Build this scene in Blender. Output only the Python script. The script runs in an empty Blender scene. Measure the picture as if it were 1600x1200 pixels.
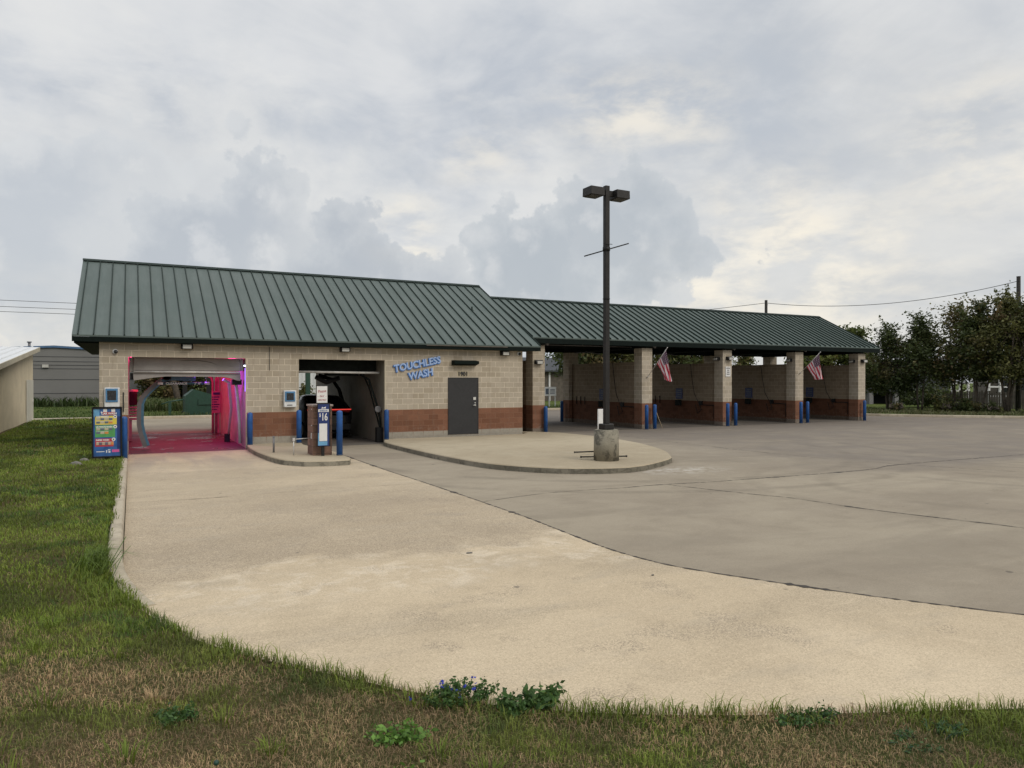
import bpy, bmesh, math, random
import numpy as np
from mathutils import Vector, Matrix
R = math.radians
scene = bpy.context.scene
COL = scene.collection
# ------------------------------------------------------------------ camera, world, sun, exposure
TH = 0.4835
cam = bpy.data.cameras.new('camera'); cam.sensor_width = 36; cam.lens = 1131.2 / 1600 * 36
cam.clip_start = .1; cam.clip_end = 3000
cam_o = bpy.data.objects.new('camera', cam); COL.objects.link(cam_o)
cam_o.location = (0, 0, 2.2585); cam_o.rotation_euler = (R(90) - .0045, 0, -TH)
scene.camera = cam_o
scene.view_settings.view_transform = 'Standard'; scene.view_settings.look = 'None'
scene.view_settings.exposure = 0.0; scene.view_settings.gamma = 1
scene.cycles.max_bounces = 5; scene.cycles.diffuse_bounces = 3
scene.cycles.use_fast_gi = False

class G:
    """tiny node graph helper"""
    def __init__(s, tree): s.t = tree; s.n = tree.nodes; s.l = tree.links
    def node(s, typ, **kw):
        n = s.n.new(typ)
        for k, v in kw.items(): setattr(n, k, v)
        return n
    def put(s, sock, v):
        if isinstance(v, bpy.types.NodeSocket): s.l.new(v, sock)
        elif v is not None:
            if hasattr(sock.default_value, '__len__') and not hasattr(v, '__len__'): v = (v,) * len(sock.default_value)
            if hasattr(v, '__len__') and len(sock.default_value) == 4 and len(v) == 3: v = (*v, 1)
            sock.default_value = v
    def m(s, op, a, b=None, c=None, clamp=False):
        n = s.node('ShaderNodeMath', operation=op); n.use_clamp = clamp
        s.put(n.inputs[0], a)
        if b is not None: s.put(n.inputs[1], b)
        if c is not None: s.put(n.inputs[2], c)
        return n.outputs[0]
    def vm(s, op, a, b=None, out=0):
        n = s.node('ShaderNodeVectorMath', operation=op); s.put(n.inputs[0], a)
        if b is not None: s.put(n.inputs[3 if op == 'SCALE' else 1], b)
        return n.outputs[out]
    def noise(s, vec, scale=5, detail=4, rough=.5, dist=0.0, col=False, dim='3D'):
        n = s.node('ShaderNodeTexNoise', noise_dimensions=dim); s.put(n.inputs['Vector'], vec)
        n.inputs['Scale'].default_value = scale; n.inputs['Detail'].default_value = detail
        n.inputs['Roughness'].default_value = rough; n.inputs['Distortion'].default_value = dist
        return n.outputs['Color' if col else 'Fac']
    def sm(s, x, a, b, lo=0., hi=1.):
        n = s.node('ShaderNodeMapRange', interpolation_type='SMOOTHSTEP'); s.put(n.inputs[0], x)
        s.put(n.inputs[1], a); s.put(n.inputs[2], b); s.put(n.inputs[3], lo); s.put(n.inputs[4], hi)
        return n.outputs[0]
    def mix(s, f, a, b, mode='MIX'):
        n = s.node('ShaderNodeMix', data_type='RGBA', blend_type=mode)
        s.put(n.inputs[0], f); s.put(n.inputs[6], a); s.put(n.inputs[7], b)
        return n.outputs[2]
    def scalev(s, v, sc):
        n = s.node('ShaderNodeVectorMath', operation='MULTIPLY'); s.put(n.inputs[0], v); n.inputs[1].default_value = sc
        return n.outputs[0]
    def xyz(s, v):
        n = s.node('ShaderNodeSeparateXYZ'); s.put(n.inputs[0], v); return n.outputs
    def cxyz(s, x, y, z):
        n = s.node('ShaderNodeCombineXYZ'); s.put(n.inputs[0], x); s.put(n.inputs[1], y); s.put(n.inputs[2], z)
        return n.outputs[0]

SUN_EL, SUN_AZ = R(38), R(155)          # azimuth clockwise from +Y
world = bpy.data.worlds.new('World'); scene.world = world; world.use_nodes = True
def build_world():
    t = world.node_tree; t.nodes.clear(); g = G(t)
    out = g.node('ShaderNodeOutputWorld'); bg = g.node('ShaderNodeBackground')
    sky = g.node('ShaderNodeTexSky', sky_type='NISHITA'); sky.sun_disc = False
    sky.sun_elevation = SUN_EL; sky.sun_rotation = SUN_AZ; sky.air_density = 1.0; sky.dust_density = 2.0
    d = g.node('ShaderNodeTexCoord').outputs['Generated']
    x, y, z = g.xyz(d)[0:3]
    zc = g.m('MAXIMUM', z, 0.0)
    k = g.m('DIVIDE', 1.0, g.m('ADD', zc, .22))
    p = g.cxyz(g.m('MULTIPLY', x, k), g.m('MULTIPLY', y, k), g.m('MULTIPLY', zc, .6))
    # high layer of soft stratus
    n1 = g.noise(p, 1.1, 5, .55, .35)
    n2 = g.noise(g.vm('ADD', p, (7.3, 1.1, 3.0)), 2.6, 6, .6, .5)
    f = g.m('ADD', g.m('MULTIPLY', n1, .62), g.m('MULTIPLY', n2, .38))
    col = g.mix(g.sm(f, .38, .60), (.475, .515, .575), (.715, .725, .735))
    n3 = g.noise(g.vm('ADD', p, (2.3, 9.1, 1.0)), 3.4, 6, .58, .25)
    col = g.mix(g.m('MULTIPLY', g.sm(n3, .50, .70), .55), col, (.80, .795, .775))
    def vec(px, py):                    # direction of a point of the sky, camera frame of the site survey
        a = (px - 800) / 1131.2; b = (600 - py) / 1131.2
        v = Vector((a * math.cos(TH) + math.sin(TH), -a * math.sin(TH) + math.cos(TH), b)); return v.normalized()
    dd = g.vm('ADD', d, g.vm('SCALE', g.vm('SUBTRACT', g.noise(g.scalev(d, (1, 1, 1.4)), 7, 7, .62, col=True), (.5, .5, .5)), .10))
    def blob(px, py, r, soft, sx=1.0):
        v = vec(px, py)
        q = g.scalev(g.vm('SUBTRACT', dd, tuple(v)), (1 / sx, 1 / sx, 1))
        return g.sm(g.vm('LENGTH', q, out=1), r, r * (1 - soft), 0., 1.)
    warm = g.m('MAXIMUM', g.m('MAXIMUM', blob(1230, 420, .17, .9, sx=1.5), blob(1140, 440, .09, .7, sx=2.0)), g.m('MULTIPLY', blob(630, 375, .07, .9, sx=1.3), 1.))
    warm = g.m('MAXIMUM', warm, g.m('MULTIPLY', blob(1560, 235, .13, .95, sx=1.4), .7))
    warm = g.m('MAXIMUM', warm, g.m('MULTIPLY', blob(1000, 185, .10, .95, sx=1.8), .75))
    warm = g.m('MAXIMUM', warm, g.m('MULTIPLY', blob(750, 250, .08, .95, sx=1.8), .5))
    warm = g.m('MAXIMUM', warm, g.m('MULTIPLY', blob(60, 480, .08, .9, sx=1.8), .9))
    wn = g.sm(g.noise(g.scalev(d, (1, 1, 2.4)), 10, 7, .58, .15), .36, .66)
    lowr = g.m('MAXIMUM', blob(1300, 420, .45, .9), blob(200, 540, .3, .9, sx=1.5))
    col = g.mix(g.m('MULTIPLY', lowr, .6), col, (.715, .705, .67))
    dark = g.m('MAXIMUM', blob(1130, 230, .22, .95, sx=1.5), blob(660, 150, .2, .95, sx=1.6))
    dn = g.sm(g.noise(g.vm('ADD', p, (4, 4, 4)), 2.2, 6, .6, .5), .36, .6)
    col = g.mix(g.m('MULTIPLY', g.m('MULTIPLY', dark, dn), .75), col, (.46, .505, .57))
    col = g.mix(g.m('MULTIPLY', g.m('MULTIPLY', warm, wn), 1.0), col, (.96, .89, .76))
    wisp = g.sm(g.noise(g.scalev(d, (1, 1, 2.0)), 9, 7, .6, .15), .50, .72)
    col = g.mix(g.m('MULTIPLY', wisp, .30), col, (.76, .765, .76))
    def bank(lst, lo, hi, rimamt, amt=.9):
        nonlocal col
        f = None
        for px, py, r in lst:
            v = vec(px, py)
            q = g.m('SUBTRACT', r, g.vm('LENGTH', g.vm('SUBTRACT', db, tuple(v)), out=1))
            f = q if f is None else g.m('MAXIMUM', f, q)
        f = g.m('ADD', f, g.m('MULTIPLY', g.m('SUBTRACT', bil, .5), .062))
        halo = g.m('MULTIPLY', g.m('MULTIPLY', g.sm(f, -.075, -.004), rimamt), g.sm(z, .03, .2))
        col = g.mix(g.m('MULTIPLY', halo, .7), col, (.79, .785, .76))
        mask = g.m('MULTIPLY', g.sm(f, 0.0, .011), g.sm(z, -.02, .12, .2, 1))
        shade = g.m('ADD', g.m('MULTIPLY', g.noise(g.vm('ADD', d, (3, 3, 3)), 9, 6, .62, .4), .6), g.m('MULTIPLY', bil, .4))
        c = g.mix(g.sm(shade, .42, .58), lo, hi)
        rim = g.m('MULTIPLY', g.sm(f, .05, .003), rimamt)
        c = g.mix(rim, c, (.71, .725, .73))
        col = g.mix(g.m('MULTIPLY', mask, amt), col, c)
    db = g.vm('ADD', d, g.vm('SCALE', g.vm('SUBTRACT', g.noise(d, 15, 5, .6, col=True), (.5, .5, .5)), .10))
    vo = g.node('ShaderNodeTexVoronoi', feature='F1'); vo.inputs['Scale'].default_value = 16
    g.put(vo.inputs['Vector'], g.vm('ADD', d, g.vm('SCALE', g.noise(d, 20, 4, .6, col=True), .05)))
    bil = g.m('SUBTRACT', g.m('ADD', .75, g.m('MULTIPLY', g.m('SUBTRACT', g.noise(d, 40, 5, .6), .5), .5)), vo.outputs['Distance'])
    bank([(215, 300, .085), (130, 330, .1), (60, 380, .12), (330, 350, .12), (200, 430, .18), (20, 340, .06)], (.52, .555, .60), (.66, .675, .69), .6, .8)
    bank([(470, 300, .045), (430, 290, .06), (380, 250, .05), (400, 390, .12), (480, 370, .07), (330, 440, .14)], (.475, .51, .555), (.61, .63, .655), .5, .85)
    bank([(530, 370, .07), (575, 330, .045), (700, 460, .075), (770, 425, .06), (560, 460, .12), (840, 400, .08)], (.45, .485, .53), (.58, .60, .625), .4, .85)
    bank([(1000, 330, .075), (1020, 275, .032), (940, 370, .10), (1060, 390, .07), (1132, 352, .020), (1100, 358, .018), (1075, 335, .035), (850, 440, .12), (1010, 430, .075), (1120, 400, .03)], (.46, .50, .54), (.60, .62, .64), .4, .85)
    bank([(1185, 403, .014), (1163, 404, .010)], (.5, .52, .54), (.6, .61, .62), 0.)
    # overhead the cloud deck passes more light than near the horizon; away from the sunset side it is greyer
    up = g.sm(z, .42, 1.0, 1.0, 2.0)
    col = g.vm('SCALE', col, up)
    base = g.vm('SCALE', sky.outputs[0], .055)
    fin = g.mix(.90, base, col)
    g.put(bg.inputs[0], fin); bg.inputs[1].default_value = 1.1
    t.links.new(bg.outputs[0], out.inputs[0])
build_world()
world.cycles.sampling_method = 'MANUAL'; world.cycles.sample_map_resolution = 512
sun = bpy.data.lights.new('sun', 'SUN'); sun.energy = 1.3; sun.angle = R(26); sun.color = (1, .92, .80)
sun_o = bpy.data.objects.new('sun', sun); COL.objects.link(sun_o)
sd = Vector((math.sin(SUN_AZ) * math.cos(SUN_EL), math.cos(SUN_AZ) * math.cos(SUN_EL), math.sin(SUN_EL)))
sun_o.rotation_euler = sd.to_track_quat('Z', 'Y').to_euler()

# ------------------------------------------------------------------ materials
MATS = {}
def newmat(name):
    m = bpy.data.materials.new(name); m.use_nodes = True; MATS[name] = m
    g = G(m.node_tree); b = m.node_tree.nodes['Principled BSDF']
    return m, g, b
def pm(name, col, rough=.6, metal=0., var=.12, scale=6., bump=0., bscale=40., emit=None, estr=1., spec=None):
    m, g, b = newmat(name)
    c = g.node('ShaderNodeTexCoord').outputs['Object']
    n = g.noise(c, scale, 6, .6, .3)
    g.put(b.inputs['Base Color'], g.mix(g.sm(n, .3, .7), tuple(v * (1 - var) for v in col), tuple(min(1, v * (1 + var)) for v in col)))
    g.put(b.inputs['Roughness'], g.sm(g.noise(c, scale * 3, 3), .2, .8, max(0.02, rough - .08), min(1, rough + .08)))
    b.inputs['Metallic'].default_value = metal
    if spec is not None: b.inputs['Specular IOR Level'].default_value = spec
    if bump:
        bn = g.node('ShaderNodeBump'); bn.inputs['Strength'].default_value = bump; bn.inputs['Distance'].default_value = .01
        g.put(bn.inputs['Height'], g.noise(c, bscale, 4)); g.put(b.inputs['Normal'], bn.outputs[0])
    if emit: g.put(b.inputs['Emission Color'], emit); b.inputs['Emission Strength'].default_value = estr
    return m

def block_material(name, white=False, dark=1.0):
    """split-face concrete block: 0.4 x 0.2 m, brown painted wainscot, grey footing"""
    m, g, b = newmat(name)
    uv = g.node('ShaderNodeUVMap'); uv.uv_map = 'UVMap'; u = uv.outputs[0]
    br = g.node('ShaderNodeTexBrick'); g.put(br.inputs['Vector'], u)
    br.inputs['Scale'].default_value = 1; br.inputs['Brick Width'].default_value = .4; br.inputs['Row Height'].default_value = .2
    br.inputs['Mortar Size'].default_value = .0095; br.inputs['Mortar Smooth'].default_value = .15; br.inputs['Bias'].default_value = 0
    br.inputs['Color1'].default_value = (0, 0, 0, 1); br.inputs['Color2'].default_value = (1, 1, 1, 1); br.inputs['Mortar'].default_value = (.5, .5, .5, 1)
    per = br.outputs['Color']; mort = br.outputs['Fac']
    s = g.xyz(u); v = s[1]
    n = g.noise(u, 9, 6, .65, .2); n2 = g.noise(u, .9, 4, .6, .4); n3 = g.noise(g.scalev(u, (1.2, 1.2, 1)), 55, 4, .7)
    tan = g.mix(g.m('ADD', g.m('MULTIPLY', per, .6), g.m('MULTIPLY', n, .4)), (.365, .315, .245), (.465, .407, .322))
    tan = g.mix(g.m('MULTIPLY', g.sm(n2, .40, .66), .5), tan, (.36, .312, .245))
    # a few courses of darker, wetter blocks
    row = g.noise(g.cxyz(g.m('FLOOR', g.m('MULTIPLY', s[0], 2.5)), g.m('FLOOR', g.m('MULTIPLY', v, 5)), 0), .93, 2, .9)
    tan = g.mix(g.m('MULTIPLY', g.sm(row, .48, .62), .4), tan, (.29, .24, .165))
    brn = g.mix(per, (.15, .066, .037), (.22, .102, .060))
    brn = g.mix(g.m('MULTIPLY', g.sm(n, .45, .75), .45), brn, (.13, .065, .048))
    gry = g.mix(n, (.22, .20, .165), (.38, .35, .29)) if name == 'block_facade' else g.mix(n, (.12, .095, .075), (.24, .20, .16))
    base = g.mix(g.sm(v, 1.199, 1.203), brn, tan)
    base = g.mix(g.sm(g.m('ADD', v, g.m('MULTIPLY', g.m('SUBTRACT', n, .5), .03)), .385, .375) if name == 'block_facade' else g.sm(v, .205, .195), base, gry)
    mc = g.mix(g.sm(v, 1.199, 1.203), (.22, .115, .07), (.64, .56, .435))
    base = g.mix(g.m('MULTIPLY', g.m('MULTIPLY', mort, g.sm(v, .2, .38, .2, 1.)), g.sm(g.noise(u, 3.1, 5, .7, .3), .34, .60, .4, 1.)), base, mc)
    # pale splash marks near the ground, then streaks, grime and speckle
    spl = g.m('MULTIPLY', g.sm(v, .75, .18), g.sm(g.noise(u, 7, 6, .75, .3), .5, .66))
    base = g.mix(g.m('MULTIPLY', spl, .45), base, (.36, .31, .25))
    st = g.noise(g.scalev(u, (5, .5, 1)), 1.6, 5, .6)
    base = g.mix(g.m('MULTIPLY', g.sm(st, .52, .75), .30), base, (.16, .125, .095))
    base = g.mix(g.m('MULTIPLY', g.sm(n3, .5, .75), .30), base, (.17, .13, .10))
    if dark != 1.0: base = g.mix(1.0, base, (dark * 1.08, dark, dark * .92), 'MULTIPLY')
    g.put(b.inputs['Base Color'], base); b.inputs['Roughness'].default_value = .88; b.inputs['Specular IOR Level'].default_value = .25
    bp = g.node('ShaderNodeBump'); bp.inputs['Strength'].default_value = .9; bp.inputs['Distance'].default_value = .012
    h = g.m('ADD', g.m('MULTIPLY', mort, -.25), g.m('MULTIPLY', g.m('ADD', n3, g.noise(u, 18, 4, .6)), .55))
    g.put(bp.inputs['Height'], h); g.put(b.inputs['Normal'], bp.outputs[0])
    return m
block_material('block_facade'); block_material('block_bay'); block_material('block_shaded', dark=.64)  # last one for partition walls: shade under the canopy put into the colour

def concrete(name, c1, c2, agg=.0, stain=(.2, .18, .15), tyre=False, wet=False, pos=True, dirt=0.):
    m, g, b = newmat(name)
    P = g.node('ShaderNodeNewGeometry').outputs['Position'] if pos else g.node('ShaderNodeTexCoord').outputs['Object']
    big = g.noise(P, .22, 5, .6, .5); mid = g.noise(P, 1.3, 6, .62, .4); fine = g.noise(P, 14, 5, .7); gr = g.noise(P, 85, 3, .75)
    c = g.mix(g.sm(big, .36, .64), c1, c2)
    c = g.mix(g.m('MULTIPLY', g.sm(mid, .5, .72), .35), c, tuple(v * .78 for v in c1))
    c = g.mix(g.m('MULTIPLY', g.sm(mid, .48, .25), .30), c, tuple(min(1, v * 1.16) for v in c2))
    c = g.mix(g.m('MULTIPLY', g.sm(fine, .55, .8), .22), c, stain)
    c = g.mix(g.m('MULTIPLY', g.sm(gr, .56, .66), .22 + agg * .5), c, tuple(v * .5 for v in c1))
    c = g.mix(g.m('MULTIPLY', g.sm(gr, .44, .34), .16 + agg * .35), c, tuple(min(1, v * 1.3) for v in c2))
    ag = g.node('ShaderNodeTexVoronoi'); ag.inputs['Scale'].default_value = 105; g.put(ag.inputs['Vector'], P)
    av = g.xyz(ag.outputs['Color'])[0]
    if agg:      # worn band where the aggregate shows
        w = g.sm(g.noise(g.scalev(P, (.35, .8, 1)), .55, 4, .6, .6), .45, .6)
        pp = g.sm(g.noise(P, 60, 2, .8), .5, .62)
        c = g.mix(g.m('MULTIPLY', w, g.m('MULTIPLY', pp, .6)), c, (.22, .18, .125))
        c = g.mix(g.m('MULTIPLY', w, .22), c, (.30, .245, .175))
        Y_ = g.m('ADD', g.xyz(P)[1], g.m('MULTIPLY', g.m('SUBTRACT', g.noise(P, .7, 5, .6), .5), 3.2))
        wornb = g.m('MULTIPLY', g.sm(Y_, 8.6, 9.4), g.sm(Y_, 17, 13))
        c = g.mix(g.m('MULTIPLY', wornb, .50), c, (.31, .25, .18))
        c = g.mix(g.m('MULTIPLY', g.m('MULTIPLY', wornb, .6), g.sm(av, .45, .1)), c, (.17, .135, .10))
        c = g.mix(g.m('MULTIPLY', g.sm(Y_, 12, 17), .38), c, (.33, .275, .20))
        wh = g.m('MULTIPLY', g.sm(Y_, 7.2, 7.9), g.sm(Y_, 9.4, 8.6))
        c = g.mix(g.m('MULTIPLY', wh, g.sm(g.noise(P, 2.2, 6, .7, .6), .46, .62, 0, .55)), c, (.66, .57, .44))
        pt = g.m('MULTIPLY', g.sm(g.noise(P, 1.1, 3, .5), .56, .66), g.sm(av, .55, .2))
        c = g.mix(g.m('MULTIPLY', pt, .6), c, (.22, .18, .14))
    gm = g.noise(P, 24, 6, .85)
    c = g.mix(g.m('MULTIPLY', g.sm(gm, .44, .30), .2 + agg * .15), c, tuple(min(1, v * 1.28) for v in c2))
    c = g.mix(g.m('MULTIPLY', g.sm(gm, .5, .68), .26 + agg * .2), c, tuple(v * .62 for v in c1))
    c = g.mix(g.m('MULTIPLY', g.sm(g.noise(g.scalev(P, (.5, 1, 1)), 4.5, 6, .7, .8), .54, .74), .28), c, tuple(min(1, v * 1.22) for v in c2))
    if dirt: c = g.mix(g.m('MULTIPLY', g.sm(g.noise(P, 2.6, 7, .75, .6), .47, .60), dirt), c, stain)
    c = g.mix(g.m('MULTIPLY', g.sm(av, .35, .0), .2 + agg * .28), c, tuple(v * .5 for v in c1))
    c = g.mix(g.m('MULTIPLY', g.sm(av, .7, 1.), .16 + agg * .2), c, tuple(min(1, v * 1.35) for v in c2))
    # hairline cracks and joints filled with dirt
    vo = g.node('ShaderNodeTexVoronoi', feature='DISTANCE_TO_EDGE'); vo.inputs['Scale'].default_value = .17
    g.put(vo.inputs['Vector'], g.vm('ADD', P, g.vm('SCALE', g.noise(P, .9, 6, .7, col=True), 1.6)))
    ck = g.m('MULTIPLY', g.sm(vo.outputs['Distance'], .0016, .0004), g.sm(g.noise(P, .3, 3), .5, .58))
    c = g.mix(g.m('MULTIPLY', ck, .55), c, tuple(v * .45 for v in c1))
    sp = g.sm(g.noise(P, 5.5, 1, .3), .80, .83)
    c = g.mix(g.m('MULTIPLY', sp, .6), c, (.06, .055, .05))
    x, y, z = g.xyz(P)[0:3]
    if tyre:
        for cx, cy, r0, wd, a in tyre:
            dx = g.m('SUBTRACT', x, cx); dy = g.m('SUBTRACT', y, cy)
            L = g.m('SQRT', g.m('ADD', g.m('MULTIPLY', dx, dx), g.m('MULTIPLY', dy, dy)))
            for rr in (r0, r0 + 1.55):
                q = g.m('ABSOLUTE', g.m('SUBTRACT', L, rr))
                k = g.m('MULTIPLY', g.sm(q, wd * 1.4, wd * .3), g.sm(g.noise(P, .7, 4, .6), .38, .56))
                c = g.mix(g.m('MULTIPLY', k, a), c, tuple(v * .42 for v in c1))
        lo = g.sm(g.noise(g.scalev(P, (.12, .5, 1)), 1.1, 6, .65, .5), .46, .64)
        c = g.mix(g.m('MULTIPLY', lo, .38), c, tuple(v * .72 for v in c1))
        # apron darkening towards the wash bays
        bay = g.m('MULTIPLY', g.sm(y, 19, 26.5), g.sm(x, 16, 19))
        c = g.mix(g.m('MULTIPLY', bay, g.sm(mid, .3, .6, .35, .7)), c, (.13, .108, .092))
        fr = g.m('MULTIPLY', g.sm(y, 10.8, 12.2), g.sm(x, 13, 20))
        c = g.mix(g.m('MULTIPLY', fr, g.sm(g.noise(P, .5, 5, .6), .35, .65, .45, .85)), c, (.175, .15, .125))
        # whitish wash run-off beside the island
        dx = g.m('SUBTRACT', x, 12.3); dy = g.m('SUBTRACT', y, 14.2)
        q = g.m('SQRT', g.m('ADD', g.m('MULTIPLY', g.m('MULTIPLY', dx, dx), .25), g.m('MULTIPLY', dy, dy)))
        c = g.mix(g.m('MULTIPLY', g.sm(q, .95, .2), g.sm(g.noise(P, 3.5, 5, .7), .42, .6, 0, .6)), c, (.50, .46, .40))
    else:
        if agg:  # damp darker track running out of the automatic bay
            k = g.m('MULTIPLY', g.sm(y, 17.5, 22.5), g.sm(x, 4.2, 2.5))
            k = g.m('MULTIPLY', k, g.sm(g.noise(g.scalev(P, (1.6, .4, 1)), .9, 5, .6, .4), .38, .62))
            c = g.mix(g.m('MULTIPLY', k, .5), c, (.27, .235, .20))
            e = g.sm(g.noise(g.scalev(P, (.6, 1.8, 1)), 1.0, 4, .6), .52, .7)
            c = g.mix(g.m('MULTIPLY', e, .22), c, (.33, .29, .23))
    g.put(b.inputs['Base Color'], c)
    g.put(b.inputs['Roughness'], g.sm(mid, .3, .7, .8, .95)); b.inputs['Specular IOR Level'].default_value = .25
    if wet:
        wt = g.sm(g.noise(g.scalev(P, (1., .7, 1)), .9, 3, .5), .56, .62)
        g.put(b.inputs['Roughness'], g.m('SUBTRACT', .62, g.m('MULTIPLY', wt, .36))); b.inputs['Specular IOR Level'].default_value = .35
    bp = g.node('ShaderNodeBump'); bp.inputs['Strength'].default_value = .1 if wet else .5; bp.inputs['Distance'].default_value = .006
    g.put(bp.inputs['Height'], g.m('ADD', gr, fine)); g.put(b.inputs['Normal'], bp.outputs[0])
    return m
concrete('drive_concrete', (.485, .39, .265), (.58, .475, .33), agg=.55, stain=(.3, .25, .18))
concrete('lot_concrete', (.265, .222, .165), (.325, .277, .205), stain=(.2, .18, .155),
         tyre=[(13.5, 20.5, 8.2, .2, .28), (16, 9, 3.1, .2, .18), (22, 15.5, 2.2, .2, .25), (19.5, 10.5, 1.6, .18, .22), (27, 15, 5, .2, .25)])
concrete('island_concrete', (.345, .285, .195), (.42, .355, .25), stain=(.2, .18, .14))
concrete('kerb_concrete', (.37, .315, .23), (.47, .41, .31), stain=(.17, .145, .11), dirt=.35)
concrete('kerb_face', (.155, .14, .105), (.29, .265, .21), stain=(.07, .065, .05), dirt=.6)
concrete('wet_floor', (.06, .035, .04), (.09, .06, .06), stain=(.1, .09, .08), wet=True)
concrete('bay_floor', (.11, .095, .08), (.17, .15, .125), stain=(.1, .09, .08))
concrete('lamp_footing', (.20, .18, .135), (.33, .30, .23), stain=(.06, .056, .045), pos=False, dirt=.8)
def joint_mat():
    m, g, b = newmat('joint_dirt')
    P = g.node('ShaderNodeNewGeometry').outputs['Position']
    g.put(b.inputs['Base Color'], g.mix(g.sm(g.noise(P, 3, 5, .7), .5, .7), (.045, .038, .030), (.20, .17, .13)))
    b.inputs['Roughness'].default_value = .95
joint_mat()
def grassy(name, cols, sc=1.0):
    m, g, b = newmat(name)
    P = g.node('ShaderNodeNewGeometry').outputs['Position']
    c = g.mix(g.sm(g.noise(P, .35 * sc, 5, .65, .4), .38, .62), cols[0], cols[1])
    c = g.mix(g.sm(g.noise(P, 1.7 * sc, 6, .7, .3), .48, .7), c, cols[2])
    c = g.mix(g.m('MULTIPLY', g.sm(g.noise(P, 38 * sc, 4, .8), .45, .7), .6), c, tuple(v * .4 for v in cols[0]))
    g.put(b.inputs['Base Color'], c); b.inputs['Roughness'].default_value = 1; b.inputs['Specular IOR Level'].default_value = .1
    bp = g.node('ShaderNodeBump'); bp.inputs['Strength'].default_value = 1; bp.inputs['Distance'].default_value = .05
    g.put(bp.inputs['Height'], g.noise(P, 25 * sc, 4, .8)); g.put(b.inputs['Normal'], bp.outputs[0])
grassy('thatch', ((.058, .066, .020), (.14, .10, .052), (.075, .072, .028)))
grassy('far_lawn', ((.065, .10, .022), (.10, .125, .032), (.13, .12, .045)))
def attr_mat(name, rough=.7, trans=.35, spec=.25):
    m, g, b = newmat(name)
    a = g.node('ShaderNodeAttribute'); a.attribute_name = 'Col'
    g.put(b.inputs['Base Color'], a.outputs[0]); b.inputs['Roughness'].default_value = rough; b.inputs['Specular IOR Level'].default_value = spec
    tr = g.node('ShaderNodeBsdfTranslucent'); g.put(tr.inputs[0], a.outputs[0])
    mx = g.node('ShaderNodeMixShader'); mx.inputs[0].default_value = trans
    out = m.node_tree.nodes['Material Output']
    m.node_tree.links.new(b.outputs[0], mx.inputs[1]); m.node_tree.links.new(tr.outputs[0], mx.inputs[2]); m.node_tree.links.new(mx.outputs[0], out.inputs[0])
attr_mat('blade', .6, .3, .3); attr_mat('leaf', .55, .3, .3)
def roof_mat():
    m, g, b = newmat('roof_green')
    P = g.node('ShaderNodeTexCoord').outputs['Object']
    n = g.noise(P, .5, 4, .6); n2 = g.noise(g.scalev(P, (6, .6, .6)), 1.2, 5, .6)
    c = g.mix(g.sm(n, .3, .7), (.070, .095, .085), (.088, .112, .101))
    c = g.mix(g.m('MULTIPLY', g.sm(n2, .5, .8), .3), c, (.115, .135, .123))
    lap = g.noise(g.scalev(P, (2.46, .0, .0)), 1.0, 0, 0)
    c = g.mix(g.m('MULTIPLY', g.sm(lap, .4, .6), .22), c, (.06, .078, .068))
    g.put(b.inputs['Base Color'], c); b.inputs['Metallic'].default_value = .0
    bw = g.node('ShaderNodeBump'); bw.inputs['Strength'].default_value = .35; bw.inputs['Distance'].default_value = .02
    g.put(bw.inputs['Height'], g.noise(g.scalev(P, (2, .6, .6)), 1.4, 3)); g.put(b.inputs['Normal'], bw.outputs[0])
    g.put(b.inputs['Roughness'], g.sm(n2, .3, .7, .5, .62)); b.inputs['Specular IOR Level'].default_value = .3
roof_mat()
def scuffed(name, col, chip, under):
    m, g, b = newmat(name); P = g.node('ShaderNodeNewGeometry').outputs['Position']
    n = g.noise(P, 4, 5, .7); k = g.sm(g.noise(P, 26, 6, .75, .4), .62, .68)
    low = g.sm(g.xyz(P)[2], .75, .15, .25, 1)
    c = g.mix(g.sm(n, .35, .65), tuple(v * .8 for v in col), tuple(v * 1.2 for v in col))
    c = g.mix(g.m('MULTIPLY', g.m('MULTIPLY', k, low), .85), c, chip)
    c = g.mix(g.m('MULTIPLY', g.sm(g.noise(g.scalev(P, (1, 1, .25)), 14, 5, .7), .5, .75), .35), c, under)
    g.put(b.inputs['Base Color'], c); g.put(b.inputs['Roughness'], g.sm(n, .3, .7, .38, .6))
scuffed('bollard_blue', (.010, .075, .26), (.20, .19, .18), (.02, .07, .17))
pm('seam_green', (.014, .026, .020), .65, .0, spec=.2)  # much darker than the roof: shadow side of the ribs put into the colour
pm('trim_green', (.0025, .0065, .005), .6, 0, .2, spec=.12)
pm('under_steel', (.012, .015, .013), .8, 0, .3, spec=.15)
pm('door_grey', (.017, .017, .018), .6, 0, .08, 3)
pm('steel', (.55, .54, .51), .4, .2)
pm('base_stain', (.03, .05, .1), .7)
pm('black_metal', (.012, .012, .012), .55, 0, .2, spec=.3)
pm('bronze', (.020, .018, .0165), .5, .1, .2, spec=.3)
pm('lens', (.46, .45, .41), .25, 0, .1)
pm('lens_dark', (.07, .06, .045), .2, 0, .3)
pm('white_plastic', (.62, .63, .62), .4, 0, .05)
pm('white_paint', (.7, .69, .67), .5, 0, .06)
pm('blue_bezel', (.06, .17, .33), .35)
pm('screen', (.025, .026, .028), .25, 0, .1)
pm('beige_metal', (.52, .465, .345), .5, .1, .08, 1.2)
pm('beige_patch', (.58, .55, .46), .5, .0, .06, 1.2)
pm('pale_roof', (.62, .63, .63), .5, .0, .06)
pm('grey_siding', (.165, .162, .155), .6, .0, .05, .4)
pm('blue_trim', (.06, .13, .24), .45)
pm('header_grey', (.28, .26, .24), .6, 0, .1, 2)
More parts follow.
